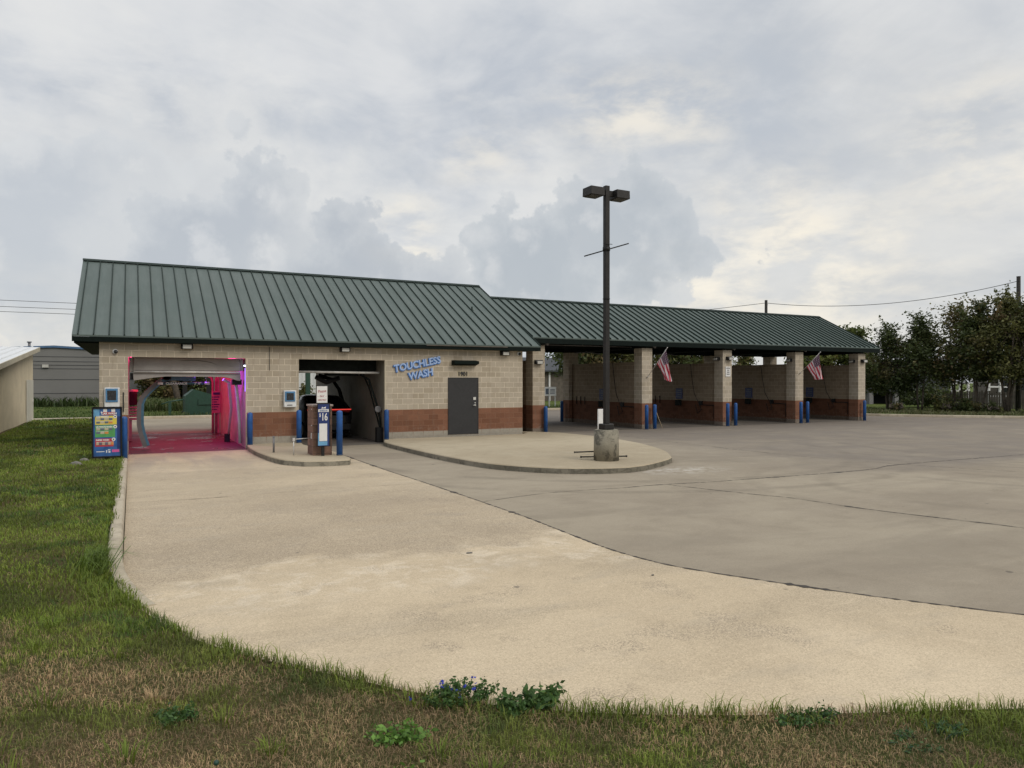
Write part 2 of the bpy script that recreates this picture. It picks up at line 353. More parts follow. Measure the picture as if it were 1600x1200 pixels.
pm('panel_white', (.33, .30, .29), .4, 0, .25, 2)
pm('bay_panel', (.24, .21, .17), .5, 0, .12, 1.2)
pm('wash_blue', (.05, .13, .20), .35, .1)
pm('arm_grey', (.11, .10, .10), .5)
pm('wash_grey', (.17, .165, .165), .45, .0)
pm('letter_face', (.30, .42, .66), .35, 0, .08)
pm('letter_side', (.05, .17, .48), .4)
pm('letter_back', (.01, .03, .10), .5)
pm('black_paint', (.006, .006, .008), .12, 0, .1)
pm('rubber', (.015, .015, .015), .8)
pm('dark_glass', (.008, .009, .01), .05)
pm('tail_red', (.5, .02, .015), .3, emit=(1, .07, .05), estr=.75)
pm('neon_pink', (.8, .1, .4), .3, emit=(1, .03, .25), estr=5)
pm('neon_violet', (.3, .2, .8), .3, emit=(.35, .15, 1), estr=2)
pm('lamp_white', (.9, .9, 1), .3, emit=(.75, .8, 1), estr=7)
pm('wood_pole', (.022, .019, .016), .9, 0, .3, 8)
pm('bark', (.085, .068, .05), .95, 0, .35, 9, bump=.6)
pm('wire', (.07, .07, .07), .8)
pm('sign_navy', (.012, .03, .13), .35, 0, .25, 3)
pm('sign_blue', (.03, .10, .28), .35, 0, .3, 4)
pm('sign_sky', (.12, .30, .48), .35, 0, .2, 6)
pm('sign_white', (.66, .65, .63), .5, 0, .04)
pm('sign_yellow', (.62, .50, .06), .4, 0, .1)
pm('sign_green', (.08, .30, .09), .4, 0, .15)
pm('sign_red', (.40, .035, .045), .4, 0, .15)
pm('sign_orange', (.55, .22, .05), .4)
pm('sign_pink', (.60, .10, .30), .4)
pm('sign_tan', (.42, .36, .25), .5)
pm('sign_slate', (.10, .12, .15), .5)
pm('sign_text_red', (.32, .10, .11), .6)
pm('sign_text_dark', (.02, .02, .022), .6)
pm('sign_teal', (.02, .10, .12), .4)
pm('cap_stone', (.30, .24, .21), .8, 0, .15, 8)
pm('dump_green', (.010, .048, .030), .5, 0, .15)
pm('fence_wood', (.10, .085, .068), .9, 0, .25, 3)
pm('trailer_grey', (.038, .042, .048), .7, 0, .12)
pm('flag_pole', (.55, .53, .50), .35, .3)
pm('stick', (.42, .32, .2), .7)
pm('litter', (.62, .62, .62), .6)
pm('rock', (.16, .15, .13), .9, 0, .3, 6)
def pillar_mat():
    m, g, b = newmat('pillar_brick')
    uv = g.node('ShaderNodeUVMap'); uv.uv_map = 'UVMap'; u = uv.outputs[0]
    br = g.node('ShaderNodeTexBrick'); g.put(br.inputs['Vector'], u)
    br.inputs['Scale'].default_value = 1; br.inputs['Brick Width'].default_value = .4; br.inputs['Row Height'].default_value = .2
    br.inputs['Mortar Size'].default_value = .007
    br.inputs['Color1'].default_value = (.15, .085, .058, 1); br.inputs['Color2'].default_value = (.24, .14, .10, 1); br.inputs['Mortar'].default_value = (.11, .075, .055, 1)
    n = g.noise(u, 14, 6, .7, .3)
    g.put(b.inputs['Base Color'], g.mix(g.m('MULTIPLY', g.sm(n, .45, .7), .5), br.outputs['Color'], (.09, .06, .048)))
    b.inputs['Roughness'].default_value = .9
    bp = g.node('ShaderNodeBump'); bp.inputs['Strength'].default_value = 1; bp.inputs['Distance'].default_value = .02
    g.put(bp.inputs['Height'], g.m('SUBTRACT', n, br.outputs['Fac'])); g.put(b.inputs['Normal'], bp.outputs[0])
pillar_mat()
def flag_mat():
    m, g, b = newmat('flag_cloth')
    uv = g.node('ShaderNodeUVMap'); uv.uv_map = 'UVMap'; s = g.xyz(uv.outputs[0]); u, v = s[0], s[1]
    st = g.m('MODULO', g.m('FLOOR', g.m('MULTIPLY', v, 12.999)), 2.)
    c = g.mix(st, (.46, .045, .07), (.68, .60, .61))
    can = g.m('MULTIPLY', g.m('GREATER_THAN', v, 6 / 13), g.m('LESS_THAN', u, .4))
    ux = g.m('SUBTRACT', g.m('FRACT', g.m('MULTIPLY', u, 15)), .5); vy = g.m('SUBTRACT', g.m('FRACT', g.m('MULTIPLY', v, 10)), .5)
    star = g.m('LESS_THAN', g.m('ADD', g.m('MULTIPLY', ux, ux), g.m('MULTIPLY', vy, vy)), .075)
    c = g.mix(can, c, g.mix(star, (.085, .035, .065), (.40, .33, .36)))
    g.put(b.inputs['Base Color'], c); b.inputs['Roughness'].default_value = .8
    tr = g.node('ShaderNodeBsdfTranslucent'); g.put(tr.inputs[0], c)
    mx = g.node('ShaderNodeMixShader'); mx.inputs[0].default_value = .3
    m.node_tree.links.new(b.outputs[0], mx.inputs[1]); m.node_tree.links.new(tr.outputs[0], mx.inputs[2])
    m.node_tree.links.new(mx.outputs[0], m.node_tree.nodes['Material Output'].inputs[0])
flag_mat()

# ------------------------------------------------------------------ mesh helpers
class MB:
    """collects shapes in world coordinates; build() links them as ONE mesh object"""
    def __init__(s): s.v = []; s.f = []; s.sm = []; s.mi = []; s.cur = 0
    def add(s, vs, fs, smooth=False):
        o = len(s.v); s.v += [tuple(v) for v in vs]
        s.f += [tuple(i + o for i in f) for f in fs]; s.sm += [smooth] * len(fs); s.mi += [s.cur] * len(fs)
        return s
    def box(s, x0, x1, y0, y1, z0, z1):
        return s.add([(x0, y0, z0), (x1, y0, z0), (x1, y1, z0), (x0, y1, z0), (x0, y0, z1), (x1, y0, z1), (x1, y1, z1), (x0, y1, z1)],
                     [(0, 3, 2, 1), (4, 5, 6, 7), (0, 1, 5, 4), (1, 2, 6, 5), (2, 3, 7, 6), (3, 0, 4, 7)])
    def obox(s, c, sz, rz=0, rx=0, ry=0):
        M = Matrix.Translation(c) @ Matrix.Rotation(rz, 4, 'Z') @ Matrix.Rotation(ry, 4, 'Y') @ Matrix.Rotation(rx, 4, 'X')
        h = [q / 2 for q in sz]; vs = []
        for z in (-1, 1):
            for x, y in ((-1, -1), (1, -1), (1, 1), (-1, 1)): vs.append(M @ Vector((x * h[0], y * h[1], z * h[2])))
        return s.add(vs, [(0, 3, 2, 1), (4, 5, 6, 7), (0, 1, 5, 4), (1, 2, 6, 5), (2, 3, 7, 6), (3, 0, 4, 7)])
    def prism(s, poly, ext):
        n = len(poly); e = Vector(ext); a = [Vector(p) for p in poly]
        return s.add(a + [p + e for p in a], [tuple(range(n))[::-1], tuple(range(n, 2 * n))] + [(i, (i + 1) % n, n + (i + 1) % n, n + i) for i in range(n)])
    def sheet(s, poly): return s.add(poly, [tuple(range(len(poly)))])
    def tube(s, pts, r, n=8, caps=True, smooth=True):
        pts = [Vector(p) for p in pts]; rs = r if hasattr(r, '__len__') else [r] * len(pts)
        vs = []; up = None
        for i, p in enumerate(pts):
            t = (pts[min(i + 1, len(pts) - 1)] - pts[max(i - 1, 0)]).normalized()
            if up is None: up = t.orthogonal().normalized()
            up = (up - t * up.dot(t))
            up = up.normalized() if up.length > 1e-6 else t.orthogonal().normalized()
            sd_ = t.cross(up)
            for k in range(n):
                a = 2 * math.pi * k / n; vs.append(p + (up * math.cos(a) + sd_ * math.sin(a)) * rs[i])
        fs = [(i * n + k, i * n + (k + 1) % n, (i + 1) * n + (k + 1) % n, (i + 1) * n + k) for i in range(len(pts) - 1) for k in range(n)]
        s.add(vs, fs, smooth)
        if caps:
            o = len(s.v) - len(vs)
            s.f += [tuple(o + k for k in range(n))[::-1], tuple(o + (len(pts) - 1) * n + k for k in range(n))]; s.sm += [False] * 2; s.mi += [s.cur] * 2
        return s
    def cyl(s, c, r, z0, z1, n=20, r2=None, dome=0):
        pts = [(c[0], c[1], z0), (c[0], c[1], z1)]; rs = [r, r if r2 is None else r2]
        if dome:
            for k in range(1, 5):
                a = k / 4.001 * math.pi / 2; pts.append((c[0], c[1], z1 + dome * math.sin(a))); rs.append(rs[1] * math.cos(a))
        return s.tube(pts, rs, n)
    def text(s, txt, org, right, up, size, depth=.01, bold=0., align='CENTER', squeeze=1.):
        cu = bpy.data.curves.new('tmp', 'FONT'); cu.body = txt; cu.size = size; cu.extrude = depth / 2; cu.offset = bold
        cu.align_x = align; cu.align_y = 'BOTTOM_BASELINE'; cu.resolution_u = 3
        o = bpy.data.objects.new('tmp', cu); COL.objects.link(o)
        me = o.evaluated_get(bpy.context.evaluated_depsgraph_get()).to_mesh()
        r_ = Vector(right).normalized(); u_ = Vector(up).normalized(); n_ = r_.cross(u_)
        og = Vector(org)
        vs = [og + r_ * v.co.x * squeeze + u_ * v.co.y + n_ * (v.co.z + depth / 2) for v in me.vertices]
        fs = [tuple(p.vertices) for p in me.polygons]
        s.add(vs, fs)
        o.evaluated_get(bpy.context.evaluated_depsgraph_get()).to_mesh_clear()
        bpy.data.objects.remove(o); bpy.data.curves.remove(cu)
        return s
    def build_each(s, name, mats, parent=None, **kw):
        """every connected piece becomes an object of its own"""
        par = list(range(len(s.v)))
        def find(i):
            while par[i] != i: par[i] = par[par[i]]; i = par[i]
            return i
        for f in s.f:
            for j in f[1:]: par[find(j)] = find(f[0])
        groups = {}
        for k, f in enumerate(s.f): groups.setdefault(find(f[0]), []).append(k)
        out = []
        for ks in groups.values():
            q = MB(); mp = {}
            for k in ks:
                for i in s.f[k]:
                    if i not in mp: mp[i] = len(q.v); q.v.append(s.v[i])
                q.f.append(tuple(mp[i] for i in s.f[k])); q.sm.append(s.sm[k]); q.mi.append(s.mi[k])
            out.append(q.build(name, mats, parent, **kw))
        return out
    def build(s, name, mats, parent=None, loc=None, bevel=0.):
        if isinstance(mats, str): mats = [mats]
        base = Vector((0, 0, 0))
        if parent is not None:
            p = parent
            while p is not None: base = base + p.location; p = p.parent
        elif loc is not None: base = Vector(loc)
        V = np.array(s.v, dtype=np.float64)
        me = bpy.data.meshes.new(name); me.from_pydata([tuple(v) for v in (V - np.array(base))], [], s.f)
        for m in mats: me.materials.append(MATS[m])
        me.polygons.foreach_set('use_smooth', s.sm); me.polygons.foreach_set('material_index', s.mi)
        uvl = me.uv_layers.new(name='UVMap'); me.update()
        L = np.zeros(len(me.loops), np.int32); me.loops.foreach_get('vertex_index', L)
        nr = np.zeros(len(me.polygons) * 3); me.polygons.foreach_get('normal', nr); nr = np.abs(nr.reshape(-1, 3))
        ls = np.zeros(len(me.polygons), np.int32); me.polygons.foreach_get('loop_total', ls)
        pn = np.repeat(nr, ls, axis=0); C = V[L]
        ax = np.argmax(pn, axis=1)
        uv = np.where((ax == 0)[:, None], C[:, [1, 2]], np.where((ax == 1)[:, None], C[:, [0, 2]], C[:, [0, 1]]))
        uvl.data.foreach_set('uv', uv.astype(np.float32).ravel())
        if bevel:
            bm = bmesh.new(); bm.from_mesh(me); bmesh.ops.remove_doubles(bm, verts=bm.verts, dist=1e-5)
            ed = [e for e in bm.edges if len(e.link_faces) == 2 and e.calc_face_angle(0) > .5]
            bmesh.ops.bevel(bm, geom=ed, offset=bevel, segments=2, affect='EDGES', profile=.5)
            bm.to_mesh(me); bm.free()
        o = bpy.data.objects.new(name, me); COL.objects.link(o)
        if parent is not None: o.parent = parent
        elif loc is not None: o.location = loc
        return o
def thing(name, label, cat, loc=(0, 0, 0), group=None):
    o = bpy.data.objects.new(name, None); COL.objects.link(o); o.location = loc; o.empty_display_size = .2
    return tag(o, label, cat, group)
def tag(o, label, cat, group=None, kind=None):
    if label: o['label'] = label
    if cat: o['category'] = cat
    if group: o['group'] = group
    if kind: o['kind'] = kind
    return o
def structure(o, label=None, cat=None):
    o['kind'] = 'structure'
    if label: o['label'] = label
    if cat: o['category'] = cat
    return o
def copy_tree(o, parent=None, loc=None):
    c = o.copy(); COL.objects.link(c); c.parent = parent
    if loc is not None: c.location = loc
    for ch in list(o.children): copy_tree(ch, c)
    return c
# ------------------------------------------------------------------ the ground
EDGE = [(-.28, 46.6), (-.28, 37), (-.28, 30), (-.28, 24), (-.28, 20), (-.29, 16), (-.29, 13), (-.28, 11), (-.27, 9.8), (-.2, 9.1), (.0, 8.36), (.42, 7.06), (.86, 6.24), (1.45, 5.44), (1.97, 4.77), (2.5, 4.28), (3.27, 3.79), (4.22, 3.32), (5.45, 2.76), (7.5, 1.75), (11, .1), (16, -2)]
def resample(pts, step):
    P = [Vector((*p, 0)) for p in pts]; out = []
    for i in range(len(P) - 1):
        p0, p1, p2, p3 = P[max(i - 1, 0)], P[i], P[i + 1], P[min(i + 2, len(P) - 1)]
        n = max(1, int((p2 - p1).length / step))
        for k in range(n):
            t = k / n; t2 = t * t; t3 = t2 * t
            out.append(.5 * ((2 * p1) + (p2 - p0) * t + (2 * p0 - 5 * p1 + 4 * p2 - p3) * t2 + (3 * p1 - p0 - 3 * p2 + p3) * t3))
    out.append(P[-1]); return [(p.x, p.y) for p in out]
EDGE_S = resample(EDGE, .3)
EA = np.array(EDGE_S)
def edge_z(y): return .03 + .10 * np.clip((y - 8.6) / 1.6, 0, 1)
def smooth01(t): t = np.clip(t, 0, 1); return t * t * (3 - 2 * t)
def lawn_z_from(d, yb, y): return edge_z(yb) + .40 * smooth01(d / 4.2) * (1 - smooth01((y - 6) / 9.)) + .04 * smooth01(d / 3)
def nearest(P):
    """distance to the pavement edge, signed positive on the lawn side, and y of the nearest edge point"""
    A = EA[:-1]; B = EA[1:]; D = B - A; L2 = (D ** 2).sum(1)
    best = np.full(len(P), 1e9); sgn = np.ones(len(P)); yb = np.zeros(len(P))
    for i in range(len(A)):
        t = np.clip(((P - A[i]) @ D[i]) / L2[i], 0, 1); Q = A[i] + t[:, None] * D[i]
        d = np.hypot(*(P - Q).T); c = D[i][0] * (P[:, 1] - A[i][1]) - D[i][1] * (P[:, 0] - A[i][0])
        k = d < best; best[k] = d[k]; sgn[k] = np.where(c[k] < 0, 1, -1); yb[k] = Q[k, 1]
    return best * sgn, yb
ground = MB(); ground.sheet([(-500, -300, -.05), (700, -300, -.05), (700, 900, -.05), (-500, 900, -.05)])
structure(ground.build('ground', 'far_lawn'))
# lawn in front and to the left: rows offset outwards from the pavement edge
rows = [0, .06, .15, .3, .6, 1, 1.5, 2.2, 3, 4, 5.5, 8, 12, 20, 40]
lv = []; n = len(EDGE_S)
nrm = []
for i in range(n):
    a = EA[max(i - 2, 0)]; b = EA[min(i + 2, n - 1)]; t = (b - a) / np.hypot(*(b - a)); nrm.append((t[1], -t[0]))
for d in rows:
    for i in range(n):
        x = EA[i][0] + nrm[i][0] * d; y = EA[i][1] + nrm[i][1] * d
        z = float(lawn_z_from(np.array(d), EA[i][1], y)) - (.05 if d == 0 else .0) + (.02 * math.sin(x * 1.7 + y * 1.1) * min(1, d / 2))
        lv.append((x, y, z))
lf = [(r * n + i, (r + 1) * n + i, (r + 1) * n + i + 1, r * n + i + 1) for r in range(len(rows) - 1) for i in range(n - 1)]
m = MB(); m.add(lv, [f[::-1] for f in lf], True); structure(m.build('lawn', 'thatch'))
# far lawns behind the kerbs
m = MB(); m.prism([(-70, 48.2, -.04), (30.6, 48.2, -.04), (36.6, 40.6, -.04), (36.6, 300, -.04), (-70, 300, -.04)], (0, 0, .16)); structure(m.build('back_lawn', 'far_lawn'))
m = MB(); m.prism([(36.6, 40.6, -.04), (42.1, 30.6, -.04), (47.4, 24.2, -.04), (62, 9.5, -.04), (150, -60, -.04), (200, 200, -.04), (36.6, 200, -.04)], (0, 0, .16)); structure(m.build('side_lawn', 'far_lawn'))
# pavement
pe = [(x + .18, y, 0) for x, y in EDGE if y > 9.9]
pv = [(-.1, 46.8, 0)] + [(-.1, y, 0) for y in (30, 20, 12, 10)] + [(x - .12, y - .16, 0) for x, y in resample(EDGE[8:], .5)] + [(60, -10, 0), (90, -12, 0), (62, 9.4, 0), (47.2, 24.1, 0), (41.9, 30.4, 0), (36.3, 40.4, 0), (30.4, 48, 0), (-.1, 48, 0)]
m = MB(); m.sheet(pv); structure(m.build('car_park_pavement', 'lot_concrete'))
J1 = [(5.67, 22.6), (5.67, 17.9), (5.72, 15.5), (5.75, 13.5), (5.76, 12), (5.76, 10.4), (5.68, 8.8), (5.66, 7.9), (5.77, 7.08), (5.99, 6.5), (6.25, 6.0), (6.7, 5.2), (7.15, 4.5), (7.7, 3.75), (9, 2.2), (11, 0.35)]
J1s = resample(J1, .2)
dv = [(-.1, 25.0, .004)] + [(-.1, y, .004) for y in (20, 16, 12, 10.2)] + [(x - .10, y - .14, .004) for x, y in resample(EDGE[9:21], .4)] + [(x, y, .004) for x, y in J1s[::-1]] + [(5.67, 25.0, .004)]
m = MB(); m.sheet(dv); structure(m.build('driveway', 'drive_concrete'))
def ribbon(name, pts, w, z, jit=.5, seed=0, mat='joint_dirt'):
    rnd = random.Random(seed); m = MB(); vs = []; thick = 0
    for i, (x, y) in enumerate(pts):
        a = pts[max(i - 1, 0)]; b = pts[min(i + 1, len(pts) - 1)]; L = math.hypot(b[0] - a[0], b[1] - a[1]); nx, ny = -(b[1] - a[1]) / L, (b[0] - a[0]) / L
        ww = w * (1 + rnd.uniform(-jit, jit)) * (2.6 if thick > 0 else 1); thick = thick - 1 if thick > 0 else (rnd.randint(3, 9) if jit > .7 and rnd.random() < .02 else 0); o = rnd.uniform(-.15, .15) * w
        vs += [(x + nx * (o + ww / 2), y + ny * (o + ww / 2), z), (x + nx * (o - ww / 2), y + ny * (o - ww / 2), z)]
    m.add(vs, [(2 * i, 2 * i + 1, 2 * i + 3, 2 * i + 2) for i in range(len(pts) - 1)]); return structure(m.build(name, mat))
ribbon('pavement_joint', resample(J1, .05), .028, .008, .8, 1)
ribbon('pavement_joint', resample([(9.2, 12.4), (10, 12.42), (12, 12.2), (16.3, 12.05), (18.4, 12.4), (24.2, 12.3), (33, 12.1)], .08), .03, .004, .9, 2)
ribbon('pavement_joint', resample([(10.3, 12.3), (10.9, 10.6), (11.24, 9.8), (11.43, 8.4), (11.85, 7.0), (12.1, 6.1), (12.6, 3)], .06), .02, .004, .9, 3)
ribbon('pavement_joint', resample([(5.75, 12.2), (7.5, 12.55), (9.2, 12.4)], .1), .012, .004, .9, 4)
ribbon('pavement_joint', resample([(-.08, 15.1), (1.2, 15.0), (3, 15.1), (5.7, 15.0)], .1), .007, .008, .9, 5)
ribbon('pavement_joint', resample([(20.5, 8.0), (18.4, 12.4), (17.6, 16.5), (17.8, 25)], .1), .014, .004, .9, 6)
# kerb along the drive, rolled top
def kerb(name, line, side, mat='kerb_concrete', h=.15, w=.17, taper=False):
    prof = [(0, -.02), (.01, h * .75), (.035, h * .97), (w - .02, h), (w, h - .02), (w + .005, -.03)]
    vs = []; N = len(line)
    for i, (x, y) in enumerate(line):
        a = line[max(i - 1, 0)]; b = line[min(i + 1, N - 1)]; L = math.hypot(b[0] - a[0], b[1] - a[1]); nx, ny = side * -(b[1] - a[1]) / L, side * (b[0] - a[0]) / L
        k = 1.0
        if taper and N - 1 - i < 6: k = max(.12, (N - 1 - i) / 6)
        for (o, z) in prof: vs.append((x + nx * o, y + ny * o, z * k))
    q = len(prof); fs = [(i * q + j, i * q + j + 1, (i + 1) * q + j + 1, (i + 1) * q + j) for i in range(N - 1) for j in range(q - 1)]
    fs = [f[::-1] for f in fs] if side > 0 else fs
    m = MB(); m.add(vs, fs, True); m.add([vs[j] for j in range(q)], [tuple(range(q))]); m.add([vs[-q + j] for j in range(q)], [tuple(range(q))[::-1]])
    return structure(m.build(name, mat))
kerb('kerb', resample([(-.1, 24.9), (-.1, 20), (-.11, 16), (-.11, 13), (-.11, 11.2), (-.1, 10.2), (-.06, 9.4), (.06, 8.7), (.22, 8.1)], .3), -1, taper=True)
kerb('kerb', resample([(-12, 48), (0, 48), (10, 48), (30.4, 48)], 1), 1)
kerb('kerb', resample([(30.4, 48), (36.3, 40.4), (41.9, 30.4), (47.2, 24.1), (62, 9.4)], 1), 1)
# rear lane continuing to the left behind the building
m = MB(); m.prism([(-14, 45.4, .10), (-.1, 45.4, .10), (-.1, 47.98, .10), (-14, 47.98, .10)], (0, 0, .065)); structure(m.build('path', 'kerb_concrete'))
# raised islands
def island(name, outline, z=.15, label=None):
    pts = resample(outline + [outline[0]], .35)[:-1]; n = len(pts)
    cx = sum(p[0] for p in pts) / n; cy = sum(p[1] for p in pts) / n
    m = MB()
    def ins(p, d):
        L = math.hypot(p[0] - cx, p[1] - cy); return (p[0] - (p[0] - cx) / L * d, p[1] - (p[1] - cy) / L * d)
    m.cur = 0; m.add([(*ins(p, .03), z) for p in pts], [tuple(range(n))])
    m.cur = 1
    m.add([(*p, -.01) for p in pts] + [(*p, z - .025) for p in pts], [(i, (i + 1) % n, n + (i + 1) % n, n + i) for i in range(n)], False)
    m.cur = 0
    m.add([(*p, z - .025) for p in pts] + [(*ins(p, .03), z) for p in pts], [(i, (i + 1) % n, n + (i + 1) % n, n + i) for i in range(n)], True)
    return structure(m.build(name, ['island_concrete', 'kerb_face']))
island('kerb_island', [(3.4, 25.37), (3.3, 24.6), (3.3, 22.8), (3.42, 20.9), (3.62, 19.9), (4.0, 19.35), (4.6, 19.15), (5.15, 19.15), (5.3, 19.6), (5.22, 22), (5.02, 24.5), (5.02, 25.37)])
island('kerb_island', [(8.2, 25.37), (7.75, 24.3), (7.68, 22), (7.8, 18.9), (8.15, 16.6), (9.1, 15.1), (10.3, 14.45), (11.3, 14.5), (12.9, 15.4), (13.5, 16.05), (14.35, 17.4), (15.2, 19.6), (15.6, 22.0), (15.5, 24.5), (15.0, 25.9), (14.1, 26.6), (13.82, 26.6), (13.82, 25.37)])
# bay floors
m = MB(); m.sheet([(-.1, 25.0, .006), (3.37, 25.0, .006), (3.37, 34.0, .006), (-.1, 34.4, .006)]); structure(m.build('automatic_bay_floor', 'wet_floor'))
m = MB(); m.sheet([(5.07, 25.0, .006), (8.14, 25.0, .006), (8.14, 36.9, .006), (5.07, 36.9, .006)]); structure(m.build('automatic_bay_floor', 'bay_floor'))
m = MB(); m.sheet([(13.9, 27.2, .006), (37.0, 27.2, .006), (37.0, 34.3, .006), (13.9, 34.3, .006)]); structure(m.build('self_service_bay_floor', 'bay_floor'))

# ------------------------------------------------------------------ touchless wash building
FY = 25.38
bld = thing('car_wash_building', 'tan block car wash building with two drive-through bays and green standing seam metal roof', 'building', (6.5, 31, 0))
def wall_y(name, y0, y1, x0, x1, h, opens, mat='block_facade', top=None):
    """wall along X made of butted pieces round its openings"""
    m = MB(); x = x0
    for (a, b, z0, z1) in sorted(opens):
        m.box(x, a, y0, y1, 0, h)
        if z0 > 0: m.box(a, b, y0, y1, 0, z0)
        m.box(a, b, y0, y1, z1, h); x = b
    m.box(x, x1, y0, y1, 0, h)
    return m.build(name, mat, bld)
wall_y('front_wall', FY, FY + .2, -.88, 13.8, 3.56, [(-.1, 3.37, 0, 3.0), (5.07, 8.14, 0, 3.0), (10.59, 11.85, .22, 2.38)])
wall_y('back_wall', 36.4, 36.6, -.88, 13.8, 3.56, [(-.1, 3.37, 0, 3.0), (5.07, 8.14, 0, 3.0)])
for nm, xa, xb in (('side_wall', -.88, -.68), ('side_wall', 13.6, 13.8)):
    m = MB(); m.prism([(xa, FY + .2, 0), (xa, 36.4, 0), (xa, 36.4, 3.56), (xa, 36.4, 3.70), (xa, 30.87, 6.58), (xa, FY + .2, 3.70), ], (xb - xa, 0, 0)); m.build(nm, 'block_facade', bld)
# inner faces of the bays
m = MB(); m.box(3.37, 3.57, FY + .2, 36.4, 0, 3.3); m.build('bay_panel', 'panel_white', bld)
m = MB(); m.box(-.3, -.1, FY + .2, 36.4, 0, 3.3); m.build('bay_panel', 'panel_white', bld)
m = MB(); m.box(4.87, 5.07, FY + .2, 36.4, 0, 3.3); m.build('bay_panel', 'bay_panel', bld)
m = MB(); m.box(8.14, 8.34, FY + .2, 36.4, 0, 3.3); m.build('bay_panel', 'bay_panel', bld)
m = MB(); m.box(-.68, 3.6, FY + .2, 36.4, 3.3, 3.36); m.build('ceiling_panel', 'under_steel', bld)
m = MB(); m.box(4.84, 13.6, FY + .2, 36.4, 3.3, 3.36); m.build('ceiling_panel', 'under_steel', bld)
# jamb edging
m = MB()
for xj in (3.37, 8.14): m.box(xj - .025, xj, FY - .01, FY + .06, 0.006, 3.0)
m.build_each('jamb_edging', 'beige_metal', bld)
def gable_roof(prefix, parent, x0, x1, ye, ze, yr, zr, yb, fasc, first):
    """two slopes with standing seams, fascia and ridge cap"""
    t = .05; sl = (zr - ze) / (yr - ye)
    m = MB()
    m.prism([(x0, ye, ze), (x0, yr, zr), (x0, yb, ze), (x0, yb, ze - t), (x0, yr, zr - t), (x0, ye, ze - t)], (x1 - x0, 0, 0))
    roof = m.build('roof', 'roof_green', parent)
    s = MB(); x = first; n = Vector((0, -(zr - ze), (yr - ye))).normalized()
    while x < x1:
        for sgn, ya in ((1, ye), (-1, yb)):
            a = Vector((x, ya - sgn * .01, ze - sgn * 0)); b = Vector((x, yr, zr)); nn = Vector((0, n.y * sgn, n.z)) * (.045 if prefix == 'main' else .06)
            w = .017 if prefix == 'main' else .023
            s.add([a + Vector((-w, 0, 0)), a + Vector((w, 0, 0)), b + Vector((w, 0, 0)), b + Vector((-w, 0, 0)),
                   a + Vector((-w * .6, 0, 0)) + nn, a + Vector((w * .6, 0, 0)) + nn, b + Vector((w * .6, 0, 0)) + nn, b + Vector((-w * .6, 0, 0)) + nn],
                  [(0, 3, 2, 1), (4, 5, 6, 7), (0, 1, 5, 4), (1, 2, 6, 5), (2, 3, 7, 6), (3, 0, 4, 7)])
        x += .4064
    s.build('roof_seams', 'seam_green', roof)
    c = MB(); w = .16; c.prism([(x0 - .01, yr - w, zr - w * sl + .052), (x0 - .01, yr, zr + .062), (x0 - .01, yr + w, zr - w * sl + .052), (x0 - .01, yr, zr + .03)], (x1 - x0 + .02, 0, 0)); c.build('ridge_cap', 'seam_green', roof)
    f = MB(); f.box(x0 + .0, x1, ye + .002, ye + .03, ze - t - fasc, ze - t - .002); f.box(x0, x1, yb - .03, yb - .002, ze - t - fasc, ze - t - .002)
    for xa in (x0, x1 - .03):
        f.prism([(xa, ye + .031, ze - t - .004), (xa, yr, zr - t - .004), (xa, yb - .031, ze - t - .004), (xa, yb - .031, ze - t - fasc), (xa, yr, zr - t - fasc - .02), (xa, ye + .031, ze - t - fasc)], (.03, 0, 0))
    f.build('fascia', 'trim_green', parent)
    return roof
gable_roof('main', bld, -1.575, 14.448, 25.047, 3.634, 30.871, 6.695, 36.70, .15, -1.42)
m = MB(); m.box(-1.54, 14.41, 25.08, FY - .003, 3.44, 3.47); m.build('soffit', 'trim_green', bld)
m = MB(); m.box(-1.54, -.885, FY - .003, 36.6, 3.40, 3.52); m.build('soffit', 'trim_green', bld)
m = MB(); m.box(9.6, 12.95, 25.02, 25.045, 3.55, 3.585); m.build('gutter_strip', 'fence_wood', bld)
m = MB(); m.cyl((12.85, 28.15), .035, 5.2, 5.42, 10); m.cyl((12.85, 28.15), .09, 5.22, 5.30, 10, .04); m.build('roof_vent', 'seam_green', bld)
# steel door
m = MB(); m.box(10.615, 11.825, FY - .02, FY + .03, .225, 2.355); door = m.build('door', 'door_grey', bld)
m = MB(); m.box(10.59, 10.615, FY - .03, FY + .05, .22, 2.38); m.box(11.825, 11.85, FY - .03, FY + .05, .22, 2.38); m.box(10.615, 11.825, FY - .03, FY + .05, 2.355, 2.38); m.build('door_frame', 'door_grey', door)
m = MB(); m.box(11.63, 11.74, FY - .035, FY - .021, 1.52, 1.63); m.build('lock_plate', 'steel', door)
m = MB(); m.tube([(11.71, FY - .02, 1.32), (11.71, FY - .09, 1.32), (11.60, FY - .09, 1.32)], .016, 8); m.tube([(11.71, FY - .018, 1.32), (11.71, FY - .03, 1.32)], .035, 12); m.tube([(11.71, FY - .018, 1.41), (11.71, FY - .03, 1.41)], .025, 12); m.build('door_handle', 'steel', door)
